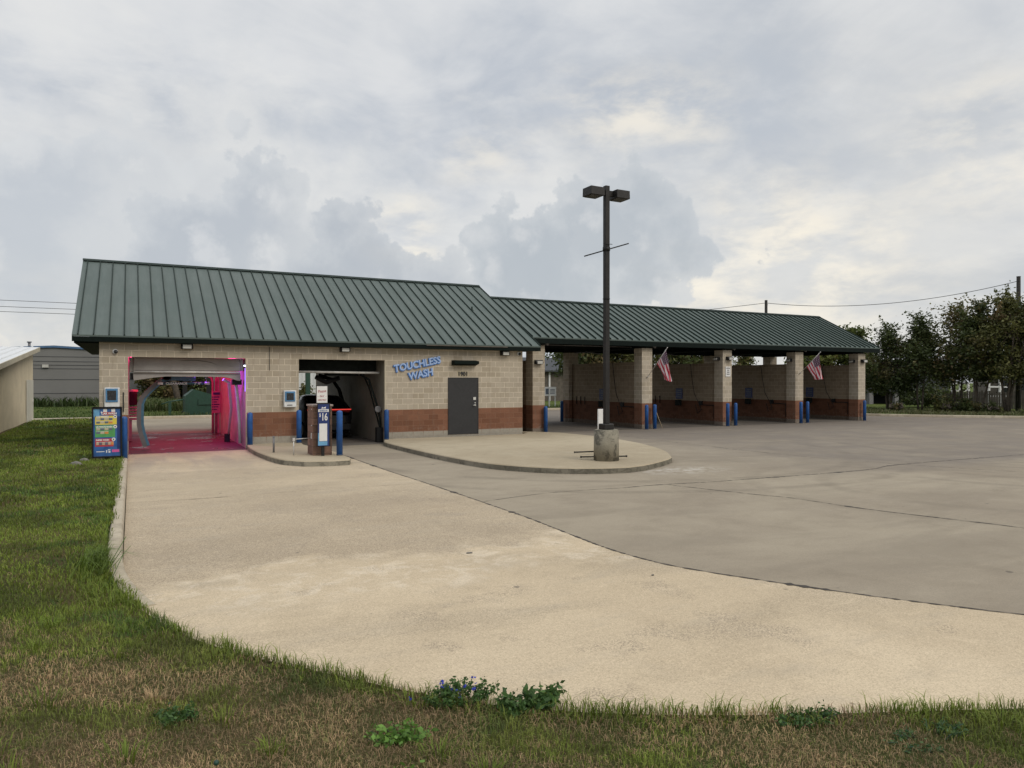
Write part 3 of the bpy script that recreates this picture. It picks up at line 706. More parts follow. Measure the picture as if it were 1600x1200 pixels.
# light housing over the door: wedge canopy
m = MB(); m.prism([(10.74, FY - .003, 3.04), (10.74, FY - .30, 3.0), (10.74, FY - .30, 2.9), (10.74, FY - .22, 2.84), (10.74, FY - .003, 2.84)], (.93, 0, 0)); m.prism([(11.67, FY - .003, 3.04), (11.67, FY - .30, 3.0), (11.67, FY - .30, 2.9), (11.67, FY - .003, 2.84), (11.67, FY-.003, 2.86)][:4], (.08, .0, 0)); m.build('door_awning', 'trim_green', bld)
m = MB(); m.text('1901', (11.2, FY - .016, 2.45), (1, 0, 0), (0, 0, 1), .215, .012, .008); m.build('house_number', 'sign_text_dark', bld)
m = MB()
m.box(10.96, 11.44, FY - .0035, FY - .001, 2.42, 2.64)
m.build('number_plate', 'sign_tan', bld)
def wall_light(x, y, z, parent, face='y', s=1.0):
    m = MB()
    if face == 'y':
        m.prism([(x - .17 * s, y - .002, z + .09 * s), (x - .17 * s, y - .14 * s, z + .09 * s), (x - .17 * s, y - .20 * s, z - .03 * s), (x - .17 * s, y - .16 * s, z - .09 * s), (x - .17 * s, y - .002, z - .09 * s)], (.34 * s, 0, 0)); o = m.build('wall_light', 'black_metal', parent)
        q = MB(); q.box(x - .125 * s, x + .125 * s, y - .215 * s, y - .16 * s, z - .075 * s, z + .045 * s)
    else:
        m.prism([(x - .002, y - .17 * s, z + .09 * s), (x - .14 * s, y - .17 * s, z + .09 * s), (x - .20 * s, y - .17 * s, z - .03 * s), (x - .16 * s, y - .17 * s, z - .09 * s), (x - .002, y - .17 * s, z - .09 * s)], (0, .34 * s, 0)); o = m.build('wall_light', 'black_metal', parent)
        q = MB(); q.box(x - .215 * s, x - .16 * s, y - .125 * s, y + .125 * s, z - .075 * s, z + .045 * s)
    q.build('light_lens', 'lens', o); return o
for x, z in ((1.56, 3.36), (6.64, 3.36), (12.96, 3.34)): wall_light(x, FY, z, bld)
def camera_dome(x, y, z, parent):
    m = MB(); m.tube([(x, y - .001, z), (x, y - .05, z)], .075, 14); o = m.build('security_camera', 'white_plastic', parent)
    m = MB(); m.tube([(x + .01, y - .05, z - .01), (x + .03, y - .10, z - .02), (x + .03, y - .125, z - .025)], [.06, .045, .01], 12); m.build('camera_lens', 'screen', o)
camera_dome(-.45, FY, 3.16, bld); camera_dome(13.62, FY, 3.33, bld)
m = MB()
for x0 in (4.6,): m.tube([(x0 - .5, FY - .02, 2.6), (x0 - .5, FY - .02, 3.4)], .008, 6)
m.build('conduit', 'wire', bld)

# ------------------------------------------------------------------ self-service canopy
CX = [15.29, 21.16, 26.21, 31.38, 36.44]; CY = 27.2
can = thing('self_service_canopy', 'long open wash canopy with green standing seam roof on five block columns', 'building', (26, 31, 0))
gable_roof('canopy', can, 13.83, 37.957, 26.93, 4.13, 31.087, 6.229, 35.24, .22, 13.9)
for c in CX:
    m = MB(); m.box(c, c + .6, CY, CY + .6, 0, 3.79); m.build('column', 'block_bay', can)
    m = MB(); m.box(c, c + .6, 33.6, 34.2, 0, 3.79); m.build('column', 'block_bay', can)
    m = MB(); m.box(c + .2, c + .4, CY + .6, 33.6, 0, 3.16); m.build('partition_wall', 'block_shaded', can)
    m = MB(); m.box(c + .18, c + .42, CY - .05, 34.5, 3.79, 3.86); m.box(c + .27, c + .33, CY - .05, 34.5, 3.86, 4.05); m.box(c + .18, c + .42, CY - .05, 34.5, 4.05, 4.09); m.build('steel_beam', 'under_steel', can)
m = MB()
for k, yy in enumerate((27.6, 28.7, 29.8, 31.087, 32.3, 33.4, 34.5)):
    zz = 4.13 + (4.157 - abs(yy - 31.087)) * .505 - .06
    m.box(13.86, 37.9, yy - .04, yy + .04, zz - .17, zz - .05)
m.build_each('purlin', 'under_steel', can)
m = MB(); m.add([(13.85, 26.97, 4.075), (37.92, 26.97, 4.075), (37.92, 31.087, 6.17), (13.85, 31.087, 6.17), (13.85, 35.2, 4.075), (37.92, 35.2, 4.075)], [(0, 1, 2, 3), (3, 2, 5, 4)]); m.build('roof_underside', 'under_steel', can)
m = MB()
for c in CX[1:]:
    for s_ in (-1, 1): m.tube([(c + .3, 31.09 - 3.6 * s_, 4.09), (c + .3, 31.09, 4.09 + 1.75)], .04, 6)
m.build_each('rafter_brace', 'under_steel', can)
# conduit, spray boom rails
m = MB(); m.tube([(15.9, 27.9, 3.86), (21.1, 27.9, 3.86)], .02, 6); m.tube([(18.3, 27.9, 3.86), (18.3, 27.9, 4.2)], .02, 6); m.build('conduit', 'wash_grey', can)
for i, c in enumerate(CX):
    m = MB(); m.tube([(c + .62, CY - .02, 3.93), (c + .70, CY - .14, 3.86)], [.05, .085], 12); o = m.build('flood_light', 'wash_grey', can)
    if i in (0, 2, 4): wall_light(c + .25 + (.12 if i else .0), CY, 3.06 if i == 0 else 3.38, can, 'y', 1.0)
    if i in (2, 3, 4): wall_light(c, CY + .35, 3.36, can, 'x', .9)
m = MB(); m.box(37.04, 37.2, CY + .05, CY + .25, 3.3, 3.42); m.build('wall_light', 'wash_grey', can)
# swing booms with hanging hoses, hose brackets and drain rails on each partition wall (they belong to the bays)
for i, c in enumerate(CX[1:]):
    x = c + .2
    m = MB(); m.tube([(x - 1.9, 30.4, 3.62), (x - 1.1, 30.5, 3.70), (x - .2, 30.6, 3.62)], .018, 6); m.build('spray_boom', 'wash_grey', can)
    m = MB(); p0 = (x - .05, 29.75, 3.16); m.tube([p0, (x - .06, 29.6, 2.3), (x - .05, 29.45, 1.6), (x - .08, 29.1, 1.12), (x - .06, 28.9, .75), (x - .05, 29.2, .55), (x - .05, 29.35, 1.0)], .014, 6); m.build('spray_hose', 'rubber', can)
    m = MB(); m.box(x - .09, x - .002, 28.85, 29.05, .98, 1.2); m.tube([(x - .04, 28.0, 1.0), (x - .04, 28.9, 1.0)], .02, 6); m.tube([(x - .04, 28.0, 1.0), (x - .04, 28.0, .3)], .015, 6); m.build('hose_bracket', 'black_metal', can)
    m = MB()
    for yy in (32.3, 32.7, 33.1): m.tube([(x - .03, yy, 1.0), (x - .03, yy, 1.42)], .02, 6)
    m.build_each('foam_brush_hook', 'under_steel', can)
    m = MB(); m.box(x - .16, x - .002, 30.5, 30.85, .92, 1.22); m.build('coin_box', 'under_steel', can)
# ------------------------------------------------------------------ bollards
def bollard(x, y, z0, h, label):
    o = thing('bollard', label, 'bollard', (x, y, z0), 'blue bollards of the car wash')
    m = MB(); m.cyl((x, y), .085, z0, z0 + h - .06, 20, None, .06); m.build('post', 'bollard_blue', o)
    m = MB(); m.cyl((x, y), .088, z0 + .001, z0 + .035, 20); m.build('base_ring', 'base_stain', o)
    return o
bollard(-.19, 22.55, .02, 1.26, 'tall blue bollard directly right of the framed wash menu board')
bollard(3.44, 25.1, .15, 1.07, 'blue bollard against the right edge of the pink lit bay opening')
bollard(5.02, 25.12, .15, 1.12, 'blue bollard left of the dark bay opening, behind the brown pay pillar')
bollard(5.2, 20.4, .15, 1.27, 'thick blue bollard beside the brown pay pillar at the tip of the small island')
bollard(8.1, 25.12, .15, 1.08, 'blue bollard at the right edge of the dark bay, below the blue lettering')
bollard(15.85, 27.05, 0, 1.16, 'blue bollard at the right side of the first narrow block column')
bollard(20.95, 34.0, 0, 1.16, 'dark shaded blue bollard at the rear of the first self-service bay')
bollard(21.16, 26.85, 0, 1.15, 'left one of the two blue bollards before the first flag column')
bollard(21.72, 26.95, 0, 1.15, 'blue bollard with a thin stick leaning behind it, below the first flag')
bollard(26.2, 26.85, 0, 1.15, 'left one of the two blue bollards before the column with the white notice')
bollard(26.88, 27.0, 0, 1.15, 'right one of the two blue bollards before the column with the white notice')
bollard(31.4, 26.85, 0, 1.15, 'left one of the two blue bollards before the second flag column')
bollard(32.08, 27.0, 0, 1.15, 'right one of the two blue bollards before the second flag column')
bollard(36.72, 27.0, 0, 1.15, 'blue bollard before the last column at the canopy end')
bollard(37.26, 27.5, 0, 1.15, 'blue bollard half hidden behind the outer side of the last column')
# ------------------------------------------------------------------ signs and small equipment on the facade
o = thing('wall_sign', 'raised blue letters TOUCHLESS WASH slanting up across the block wall', 'sign', (9.4, FY, 2.4))
ru = (math.cos(.197), 0, math.sin(.197)); uu = (-math.sin(.12), 0, math.cos(.12))
for word, org, sz, sq in (('TOUCHLESS', (9.38, FY, 2.76), .36, .94), ('WASH', (9.51, FY, 2.395), .36, .94)):
    m = MB(); m.cur = 0; m.text(word, (org[0], FY - .055, org[2]), ru, uu, sz, .012, .009, squeeze=sq)
    m.cur = 1; m.text(word, (org[0] - .012, FY - .012, org[2] - .02), ru, uu, sz, .04, .019, squeeze=sq)
    m.build('letters', ['letter_face', 'letter_side'], o)
def kiosk(x0, x1, z0, z1, label):
    o = thing('pay_kiosk', label, 'payment terminal', ((x0 + x1) / 2, FY, z0), 'wall mounted payment terminals')
    w = x1 - x0; h = z1 - z0; m = MB(); m.box(x0, x1, FY - .16, FY - .002, z0, z1); m.build('housing', 'white_plastic', o, bevel=.02)
    m = MB(); m.box(x0 + .03, x1 - .05, FY - .185, FY - .161, z0 + h * .34, z1 - .03); b = m.build('screen_bezel', 'blue_bezel', o, bevel=.008)
    m = MB(); m.box(x0 + .075, x1 - .095, FY - .190, FY - .186, z0 + h * .42, z1 - .09); m.build('screen', 'screen', b)
    m = MB(); m.box(x0 + .055, x1 - .075, FY - .1875, FY - .1855, z0 + h * .385, z0 + h * .395); m.box(x0 + .055, x1 - .075, FY - .1875, FY - .1855, z1 - .075, z1 - .065)
    m.box(x0 + .055, x0 + .064, FY - .1875, FY - .1855, z0 + h * .395, z1 - .075); m.box(x1 - .084, x1 - .075, FY - .1875, FY - .1855, z0 + h * .395, z1 - .075); m.build('bezel_trim', 'sign_sky', b)
    m = MB(); m.box(x0 + .1, x1 - .14, FY - .175, FY - .161, z0 + .06, z0 + .09); m.build('card_slot', 'wash_grey', o)
kiosk(-.74, -.33, 1.38, 2.05, 'white payment terminal on the corner pier above the wash menu board')
kiosk(4.55, 4.96, 1.36, 1.93, 'white payment terminal on the block wall between the two bays')
m = MB(); m.box(-.245, -.215, FY - .03, FY - .002, 1.3, 1.9); tag(m.build('cable_cover', 'rubber', loc=(-.23, FY, 1.3)), 'thin dark upright strip on the pier right of the first payment terminal', 'cable cover')

# ------------------------------------------------------------------ wash menu board
bx0, bx1, by, bz0, bz1 = -.95, -.235, 22.3, .20, 1.55
brd = thing('menu_board', 'black framed wash menu board with yellow, green and red price panels', 'menu board', (-.6, by, .1))
bw = bx1 - bx0; bh = bz1 - bz0
def bq(m, u0, u1, v0, v1, lift):   # u right, v down (0..1) on the board face
    return m.box(bx0 + .04 + u0 * (bw - .08), bx0 + .04 + u1 * (bw - .08), by - .012 - lift, by - .0105 - lift + .0005, bz1 - .05 - v1 * (bh - .09), bz1 - .05 - v0 * (bh - .09))
m = MB(); m.box(bx0, bx0 + .035, by - .04, by + .14, bz0, bz1); m.box(bx1 - .035, bx1, by - .04, by + .14, bz0, bz1); m.box(bx0 + .035, bx1 - .035, by - .04, by + .14, bz1 - .045, bz1); m.box(bx0 + .035, bx1 - .035, by - .04, by + .14, bz0, bz0 + .035); m.box(bx0 + .035, bx1 - .035, by + .02, by + .12, bz0 + .035, bz1 - .045)
m.build('frame', 'black_metal', brd, bevel=.006)
m = MB(); m.box(bx0 + .035, bx1 - .035, by - .01, by + .018, bz0 + .035, bz1 - .045); face = m.build('face_panel', 'sign_blue', brd)
def bpanel(name, mat, rects, lift=.0):
    m = MB()
    for r in rects: bq(m, *r, lift)
    return m.build(name, mat, face)
bpanel('photo_panel', 'sign_sky', [(0, .22, 0, .17)]); bpanel('light_blocks', 'sign_white', [(.36, .50, 0, .065), (.66, .80, 0, .065), (.27, .32, .055, .08)])
bpanel('title_band', 'sign_red', [(.34, .81, .066, .13)]); bpanel('yellow_panel', 'sign_yellow', [(.06, .86, .145, .335)])
bpanel('green_panel', 'sign_green', [(.06, .80, .35, .60)]); bpanel('red_panel', 'sign_red', [(.06, .74, .63, .80)])
bpanel('navy_column', 'sign_navy', [(.87, 1, .16, .86)])
rnd = random.Random(4)
for mt in ('sign_tan', 'sign_slate', 'sign_orange', 'sign_white'):
    rects = []
    for r_, (v0, nn, hh) in enumerate(((.185, 4, .055), (.255, 4, .055), (.40, 4, .055), (.475, 3, .055), (.70, 6, .065))):
        for k in range(nn):
            wd = .14 if r_ < 4 else .095; u = .10 + k * (wd + .015)
            q = rnd.Random if False else (r_ * 7 + k * 3) % 4
            last = k == nn - 1 and r_ in (1, 3, 4)
            mm = 'sign_orange' if last else ('sign_tan', 'sign_slate', 'sign_tan', 'sign_slate')[q]
            if mt == mm: rects.append((u, u + wd, v0 + .008, v0 + hh))
            if mt == 'sign_white': rects.append((u - .004, u + wd + .004, v0 + .002, v0 + .0079))
    bpanel('service_icons', mt, rects, .002)
m = MB()
for u, v in ((.80, .15), (.80, .365), (.74, .635)):
    cx = bx0 + .04 + u * (bw - .08); cz = bz1 - .05 - v * (bh - .09) - .02; m.tube([(cx, by - .012, cz), (cx, by - .018, cz)], .045, 18)
rr = m.build('price_buttons', 'sign_white', face)
m = MB()
for u, v in ((.80, .15), (.80, .365), (.74, .635)):
    cx = bx0 + .04 + u * (bw - .08); cz = bz1 - .05 - v * (bh - .09) - .02; m.tube([(cx, by - .018, cz), (cx, by - .020, cz)], .018, 12)
m.build('button_marks', 'sign_text_dark', rr)
def btext(t, u, v, size, mat, bold=.003, align='LEFT', sq=1.):
    m = MB(); m.text(t, (bx0 + .04 + u * (bw - .08), by - .0135, bz1 - .05 - v * (bh - .09)), (1, 0, 0), (0, 0, 1), size, .002, bold, align, sq); m.build('lettering', mat, face)
btext('CAR WASH', .575, .118, .075, 'sign_white', .003, 'CENTER', .95)
btext('THE WORKS', .09, .178, .052, 'sign_white', .003); btext('ULTIMATE WASH', .09, .392, .052, 'sign_white', .003, sq=.95); btext('SUPER WASH', .09, .675, .052, 'sign_white', .003)
bpanel('footer_line', 'sign_white', [(.10, .40, .90, .915)], .001)
bpanel('footer_logo', 'sign_pink', [(.68, .95, .87, .925)], .001); bpanel('footer_logo', 'sign_white', [(.46, .50, .88, .935), (.53, .62, .865, .885), (.55, .62, .90, .935)], .001)
m = MB(); m.box(-.66, -.56, by + .02, by + .10, -.02, bz0 - .001); m.build('post', 'black_metal', brd)
m = MB(); m.box(-.92, -.30, by + .15, by + .45, .02, .14); tag(m.build('block_footing', 'pillar_brick', loc=(-.6, 22.6, .02), bevel=.01), 'low brown block footing in the grass under the wash menu board', 'footing')
for x, y, r, lab in ((-1.12, 22.2, .13, 'grey stone in the grass left of the wash menu board'), (-1.25, 21.2, .16, 'flat dark stone in the grass in front of the wash menu board')):
    m = MB(); pts = []
    rnd = random.Random(int(r * 100))
    for k in range(5):
        a = k / 4 * math.pi; pts.append(((x + (k - 2) * r * .5, y + rnd.uniform(-.02, .02), .12 + .02 * math.sin(a))))
    m.tube(pts, [r * .2, r * .5, r * .62, r * .5, r * .15], 9); tag(m.build('stone', 'rock', loc=(x, y, .1)), lab, 'stone')

# ------------------------------------------------------------------ pay pillar, banner and notice on the small island
pl = thing('pay_pillar', 'square brown brick pay pillar with pale cap at the tip of the small island', 'pillar', (4.78, 20.95, .15))
m = MB(); m.box(4.50, 5.04, 20.62, 21.30, .15, 1.53); m.build('brick_body', 'pillar_brick', pl, bevel=.012)
m = MB(); m.box(4.47, 5.07, 20.59, 21.33, 1.531, 1.585); m.build('cap', 'cap_stone', pl, bevel=.01)
m = MB(); m.box(4.485, 4.499, 20.75, 20.80, .62, .78); m.box(4.485, 4.499, 20.72, 20.76, 1.44, 1.47); m.box(4.485, 4.499, 20.72, 20.76, .98, 1.01); m.build_each('side_plate', 'white_plastic', pl)
bn = thing('price_banner', 'tall navy blue banner with white $16 price on a black post before the brown pillar', 'banner', (4.74, 20.42, .15))
X0, X1, YB = 4.595, 4.905, 20.40
m = MB(); m.box(4.70, 4.78, YB + .02, YB + .08, .15, .44); m.build('post', 'black_metal', bn)
m = MB(); m.box(X0 - .012, X1 + .03, YB, YB + .035, .42, 1.63); m.build('frame', 'black_metal', bn)
m = MB(); m.box(X0, X1, YB - .006, YB - .001, .435, 1.60); fc = m.build('banner_face', 'sign_navy', bn)
m = MB(); m.text('$', (X0 + .055, YB - .008, 1.255), (1, 0, 0), (0, 0, 1), .13, .002, .003, squeeze=.7); m.text('16', (X0 + .178, YB - .008, 1.15), (1, 0, 0), (0, 0, 1), .29, .002, .006, squeeze=.62); m.build('price', 'sign_white', fc)
m = MB(); m.box(X0 + .01, X1 - .01, YB - .008, YB - .0062, 1.385, 1.462); m.add([(X0 + .09, YB - .008, 1.475), (X0 + .12, YB - .008, 1.53), (X0 + .15, YB - .008, 1.505), (X0 + .22, YB - .008, 1.535), (X0 + .215, YB - .008, 1.48), (X0 + .15, YB - .008, 1.487)], [(0, 5, 4, 3, 2, 1)]); m.build('white_band', 'sign_white', fc)
m = MB(); m.text('MEMBERSHIPS', ((X0 + X1) / 2, YB - .0095, 1.40), (1, 0, 0), (0, 0, 1), .055, .001, .001, squeeze=.68); m.build('band_lettering', 'sign_blue', fc)
m = MB(); m.box(X0 + .035, X1 - .055, YB - .008, YB - .0062, .57, 1.06); m.build('white_field', 'sign_white', fc)
m = MB(); m.box(X0 + .03, X1 - .05, YB - .008, YB - .0062, .45, .56); m.box(X0 + .002, X0 + .03, YB - .008, YB - .0062, .45, .80); m.build('teal_field', 'sign_sky', fc)
nb = thing('notice_board', 'small white notice with faded red writing above the blue $16 banner', 'notice', (4.72, 20.45, 1.63))
m = MB(); m.box(4.555, 4.875, 20.43, 20.455, 1.62, 2.12); m.build('frame', 'black_metal', nb)
m = MB(); m.box(4.568, 4.862, 20.422, 20.429, 1.64, 2.105); fc = m.build('face_panel', 'sign_white', nb)
m = MB(); m.text('Please', (4.715, 20.4215, 1.93), (1, 0, .12), (0, 0, 1), .11, .001, .002, squeeze=.85); m.text('PAY', (4.715, 20.4215, 1.80), (1, 0, 0), (0, 0, 1), .07, .001, .002); m.text('HERE FIRST', (4.715, 20.4215, 1.70), (1, 0, 0), (0, 0, 1), .06, .001, .0015, squeeze=.8)
m.box(4.58, 4.63, 20.4205, 20.4215, 1.82, 1.825); m.box(4.80, 4.85, 20.4205, 20.4215, 1.82, 1.825); m.build('lettering', 'sign_text_red', fc)
# pipe stubs and rail
m = MB(); m.cyl((3.69, 22.1), .03, .15, .60, 12); m.cyl((3.69, 22.1), .035, .60, .63, 12); tag(m.build('pipe_stub', 'wash_grey', loc=(3.69, 22.1, .15)), 'short grey upright pipe stub standing alone on the small island', 'pipe')
m = MB(); m.tube([(4.05, 21.0, .15), (4.05, 21.0, .60)], .018, 8); m.tube([(4.05, 21.0, .60), (4.50, 21.0, .62)], .012, 8); m.box(4.02, 4.08, 20.97, 21.03, .55, .64); tag(m.build('hand_rail', 'steel', loc=(4.05, 21.0, .15)), 'thin steel post with a rail reaching to the brown pillar', 'rail')

# ------------------------------------------------------------------ bay 1: wash gantry under pink light
gn = thing('wash_gantry', 'grey overhead wash gantry with curved spray arm in the pink lit bay', 'wash machine', (1.6, 26.2, 0))
m = MB(); m.prism([(.06, 25.82, 3.0), (3.2, 25.82, 3.0), (3.24, 25.82, 2.58), (.03, 25.82, 2.58)], (0, .5, 0)); hd = m.build('header_box', 'header_grey', gn, bevel=.015)
m = MB(); m.box(-.07, .045, 25.86, 26.3, 2.55, 3.0); m.box(3.215, 3.33, 25.86, 26.3, 2.6, 3.0); m.build_each('end_box', 'header_grey', gn, bevel=.01)
m = MB(); m.tube([(.05, 25.79, 2.545), (3.22, 25.79, 2.535)], .032, 10); m.build('header_rail', 'steel', gn)
m = MB(); m.prism([(.03, 25.85, 2.51), (3.24, 25.85, 2.50), (3.24, 25.85, 2.25), (3.12, 25.85, 2.27), (2.95, 25.85, 2.34), (2.7, 25.85, 2.385), (1.0, 25.85, 2.40), (.62, 25.85, 2.36), (.32, 25.85, 2.31), (.05, 25.85, 2.27)], (0, .25, 0)); m.build('lower_skirt', 'header_grey', gn)
m = MB(); a = [(1.63 + .8 * math.cos(t_) , 25.813, 2.72 + .2 * math.sin(t_)) for t_ in [.25 + k * .12 for k in range(16)]]
m.tube([(p[0] + .1, p[1], p[2]) for p in a], [.002 + .008 * math.sin(k / 15 * math.pi) for k in range(16)], 6); m.build('header_swoosh', 'fence_wood', hd)
def strap(m, pts, w, t, yc):       # a flat curved arm in the XZ plane, w deep along Y
    P = [Vector(p) for p in pts]; vs = []
    for i, p in enumerate(P):
        d = (P[min(i + 1, len(P) - 1)] - P[max(i - 1, 0)]).normalized(); nn = Vector((-d.z, 0, d.x)) * t / 2
        for a_, b_ in ((1, -1), (1, 1), (-1, 1), (-1, -1)): vs.append(p + nn * a_ + Vector((0, b_ * w / 2, 0)))
    fs = [(i * 4 + k, i * 4 + (k + 1) % 4, i * 4 + 4 + (k + 1) % 4, i * 4 + 4 + k) for i in range(len(P) - 1) for k in range(4)]
    L = (len(P) - 1) * 4
    m.add(vs, fs + [(3, 2, 1, 0), (L, L + 1, L + 2, L + 3)])
armp = [(1.9, 26.6, 2.31), (1.5, 26.6, 2.33), (1.15, 26.6, 2.34), (.93, 26.6, 2.29), (.78, 26.6, 2.17), (.55, 26.6, 1.95), (.36, 26.6, 1.72), (.28, 26.6, 1.5), (.27, 26.6, 1.2), (.27, 26.6, .85), (.31, 26.6, .60), (.38, 26.6, .35), (.45, 26.6, .12)]
m = MB(); strap(m, armp, .16, .15, 0); arm = m.build('spray_arm', 'wash_blue', gn, bevel=.01)
m = MB(); strap(m, [(p[0] - .07, 26.50, p[2] - .01) for p in armp[3:]], .08, .13, 0); m.build('arm_cover', 'arm_grey', arm)
m = MB(); m.obox((1.02, 26.55, 2.38), (.26, .3, .16)); m.tube([(1.02, 26.4, 2.36), (1.02, 26.7, 2.36)], .10, 12); m.build('arm_pivot', 'rubber', gn)
m = MB(); m.tube([(2.75, 26.35, 2.3), (2.95, 26.5, 2.2), (3.1, 27.2, 1.3), (3.15, 28.3, .5), (3.16, 28.6, .2)], .05, 8); m.tube([(3.12, 26.2, 2.3), (3.2, 26.4, 1.8), (3.28, 26.5, .9), (3.3, 26.45, .1)], .055, 8); m.build_each('hose_arm', 'white_plastic', gn)
m = MB(); m.box(3.02, 3.2, 28.45, 28.7, .01, .3); m.build('arm_foot', 'rubber', gn)
m = MB(); m.box(3.0, 3.3, 26.0, 26.25, 2.12, 2.3); m.box(-.05, .12, 25.95, 26.2, 2.3, 2.5); m.build_each('motor_box', 'rubber', gn)
cl = thing('clearance_bar', "hanging clearance bar reading CLEARANCE 7' 0\" across the pink lit bay", 'clearance sign', (1.5, 26.45, 2.13))
m = MB(); m.tube([(.76, 26.45, 2.17), (2.32, 26.45, 2.17)], .045, 12); br_ = m.build('bar', 'sign_teal', cl)
m = MB(); m.tube([(.75, 26.45, 2.17), (.91, 26.45, 2.17)], .047, 12); m.tube([(2.17, 26.45, 2.17), (2.33, 26.45, 2.17)], .047, 12); m.build_each('end_band', 'white_paint', br_)
m = MB(); m.text('CLEARANCE', (1.31, 26.398, 2.133), (1, 0, 0), (0, 0, 1), .10, .004, .003, squeeze=1.15); m.text("7' 0\"", (1.96, 26.398, 2.133), (1, 0, 0), (0, 0, 1), .10, .004, .003, squeeze=1.2); m.build('lettering', 'white_paint', br_)
m = MB()
for x in (.85, 2.22): m.tube([(x, 26.45, 2.2), (x, 26.45, 3.3)], .006, 5)
m.build_each('chain', 'steel', cl)
sb = thing('rules_board', 'wash rules board lit pink at the rear right of the first bay', 'sign', (3.25, 33.4, .9))
m = MB(); m.box(3.02, 3.365, 33.36, 33.40, .88, 1.82); fb = m.build('panel', 'panel_white', sb)
m = MB(); m.box(3.08, 3.34, 33.352, 33.359, 1.66, 1.76)
for k in range(6): m.box(3.09, 3.33 - (k % 3) * .05, 33.352, 33.359, 1.54 - k * .105, 1.58 - k * .105); m.box(3.035, 3.065, 33.352, 33.359, 1.53 - k * .105, 1.585 - k * .105)
m.build('lettering', 'sign_navy', fb)
m = MB(); m.box(3.26, 3.34, 33.42, 33.52, 0.01, 2.9); m.tube([(3.08, 33.55, 0.01), (3.08, 33.55, 2.2), (3.02, 33.55, 2.4), (2.8, 33.55, 2.5), (2.4, 33.55, 2.52)], .05, 8); m.tube([(3.22, 33.6, 0.01), (3.22, 33.6, 2.3), (3.3, 33.6, 2.5)], .06, 8); m.build_each('pipe', 'panel_white', sb)
vb = thing('dryer_box', 'dark dryer box with slatted front at the left side of the pink bay', 'dryer', (.0, 30.5, .7))
m = MB(); m.box(-.09, .18, 30.3, 30.9, 1.35, 1.85); m.build('hood', 'rubber', vb)
m = MB(); m.box(-.09, .20, 30.3, 30.9, 1.851, 1.92)
for k in range(5): m.box(-.09, .16, 30.3, 30.8, .8 + k * .11, .86 + k * .11)
m.box(-.09, .0, 30.35, 30.85, .02, .79); m.build_each('louvre', 'panel_white', vb)
# the bay's coloured lights: lit tubes on the ceiling edge plus the light they throw
ld = thing('light_tubes', 'glowing pink and violet light tubes in the first bay', 'bay lights', (1.6, 31, 3.2))
m = MB(); m.box(3.27, 3.33, 28.0, 36.0, 3.05, 3.11); m.box(-.06, 0., 26.5, 36.0, 3.05, 3.11); m.build_each('pink_tube', 'neon_pink', ld)
m = MB(); m.box(3.35, 3.366, 25.62, 25.66, 1.9, 2.68); m.build('violet_tube', 'neon_violet', ld)
m = MB(); m.box(3.325, 3.365, 25.60, 25.68, 2.74, 2.78); m.build('white_spot', 'lamp_white', ld)
def area(name, loc, rot, sx, sy, col, e):
    l = bpy.data.lights.new(name, 'AREA'); l.shape = 'RECTANGLE'; l.size = sx; l.size_y = sy; l.color = col; l.energy = e
    o = bpy.data.objects.new(name, l); COL.objects.link(o); o.location = Vector(loc) - ld.location; o.rotation_euler = rot; o.parent = ld; return o
area('pink_glow', (1.63, 30.0, 3.2), (0, 0, 0), 3.0, 6.4, (1, .012, .14), 150)
area('red_glow', (.0, 31.0, 2.2), (0, R(-90), 0), .5, 5.0, (1, .03, .05), 70)
area('violet_glow', (1.9, 27.0, 2.72), (0, R(-75), 0), .25, 1.4, (.30, .10, 1), 42)

# ------------------------------------------------------------------ bay 2: dark gantry and a black car at its far side
g2 = thing('wash_gantry', 'black wash gantry with slanting arms in the unlit second bay', 'wash machine', (6.6, 27, 0))
m = MB(); m.tube([(5.12, 25.85, 2.575), (8.05, 25.85, 2.545)], .042, 10); m.build('cross_rail', 'steel', g2)
m = MB(); m.box(5.1, 8.1, 26.4, 27.0, 2.62, 3.1); m.box(6.5, 7.6, 27.0, 27.8, 2.45, 2.8); m.build_each('machine_head', 'under_steel', g2)
m = MB(); m.tube([(7.0, 30.9, 2.5), (7.6, 31.0, 2.3), (7.85, 30.9, 1.9), (7.95, 30.3, 1.1)], .075, 8); m.tube([(7.5, 26.4, 2.5), (7.8, 26.3, 2.3), (8.0, 26.0, 1.4), (8.06, 25.8, .9), (8.05, 25.65, .3)], .042, 8); m.tube([(7.65, 26.5, 2.5), (7.9, 26.5, 1.9), (8.07, 25.9, .6), (8.07, 25.72, .3)], .03, 8); m.build_each('spray_arm', 'under_steel', g2)
m = MB(); m.box(7.90, 8.11, 25.6, 25.85, .01, .55); m.build('arm_foot', 'black_metal', g2)
m = MB(); m.tube([(7.98, 25.82, 1.22), (7.98, 25.72, 1.22)], .115, 16); m.build('guide_wheel', 'wash_grey', g2)
m = MB(); m.tube([(6.1, 27.4, 2.4), (6.5, 27.5, 2.2), (7.0, 27.5, 2.36)], .09, 8); m.build('spray_hose', 'rubber', g2)

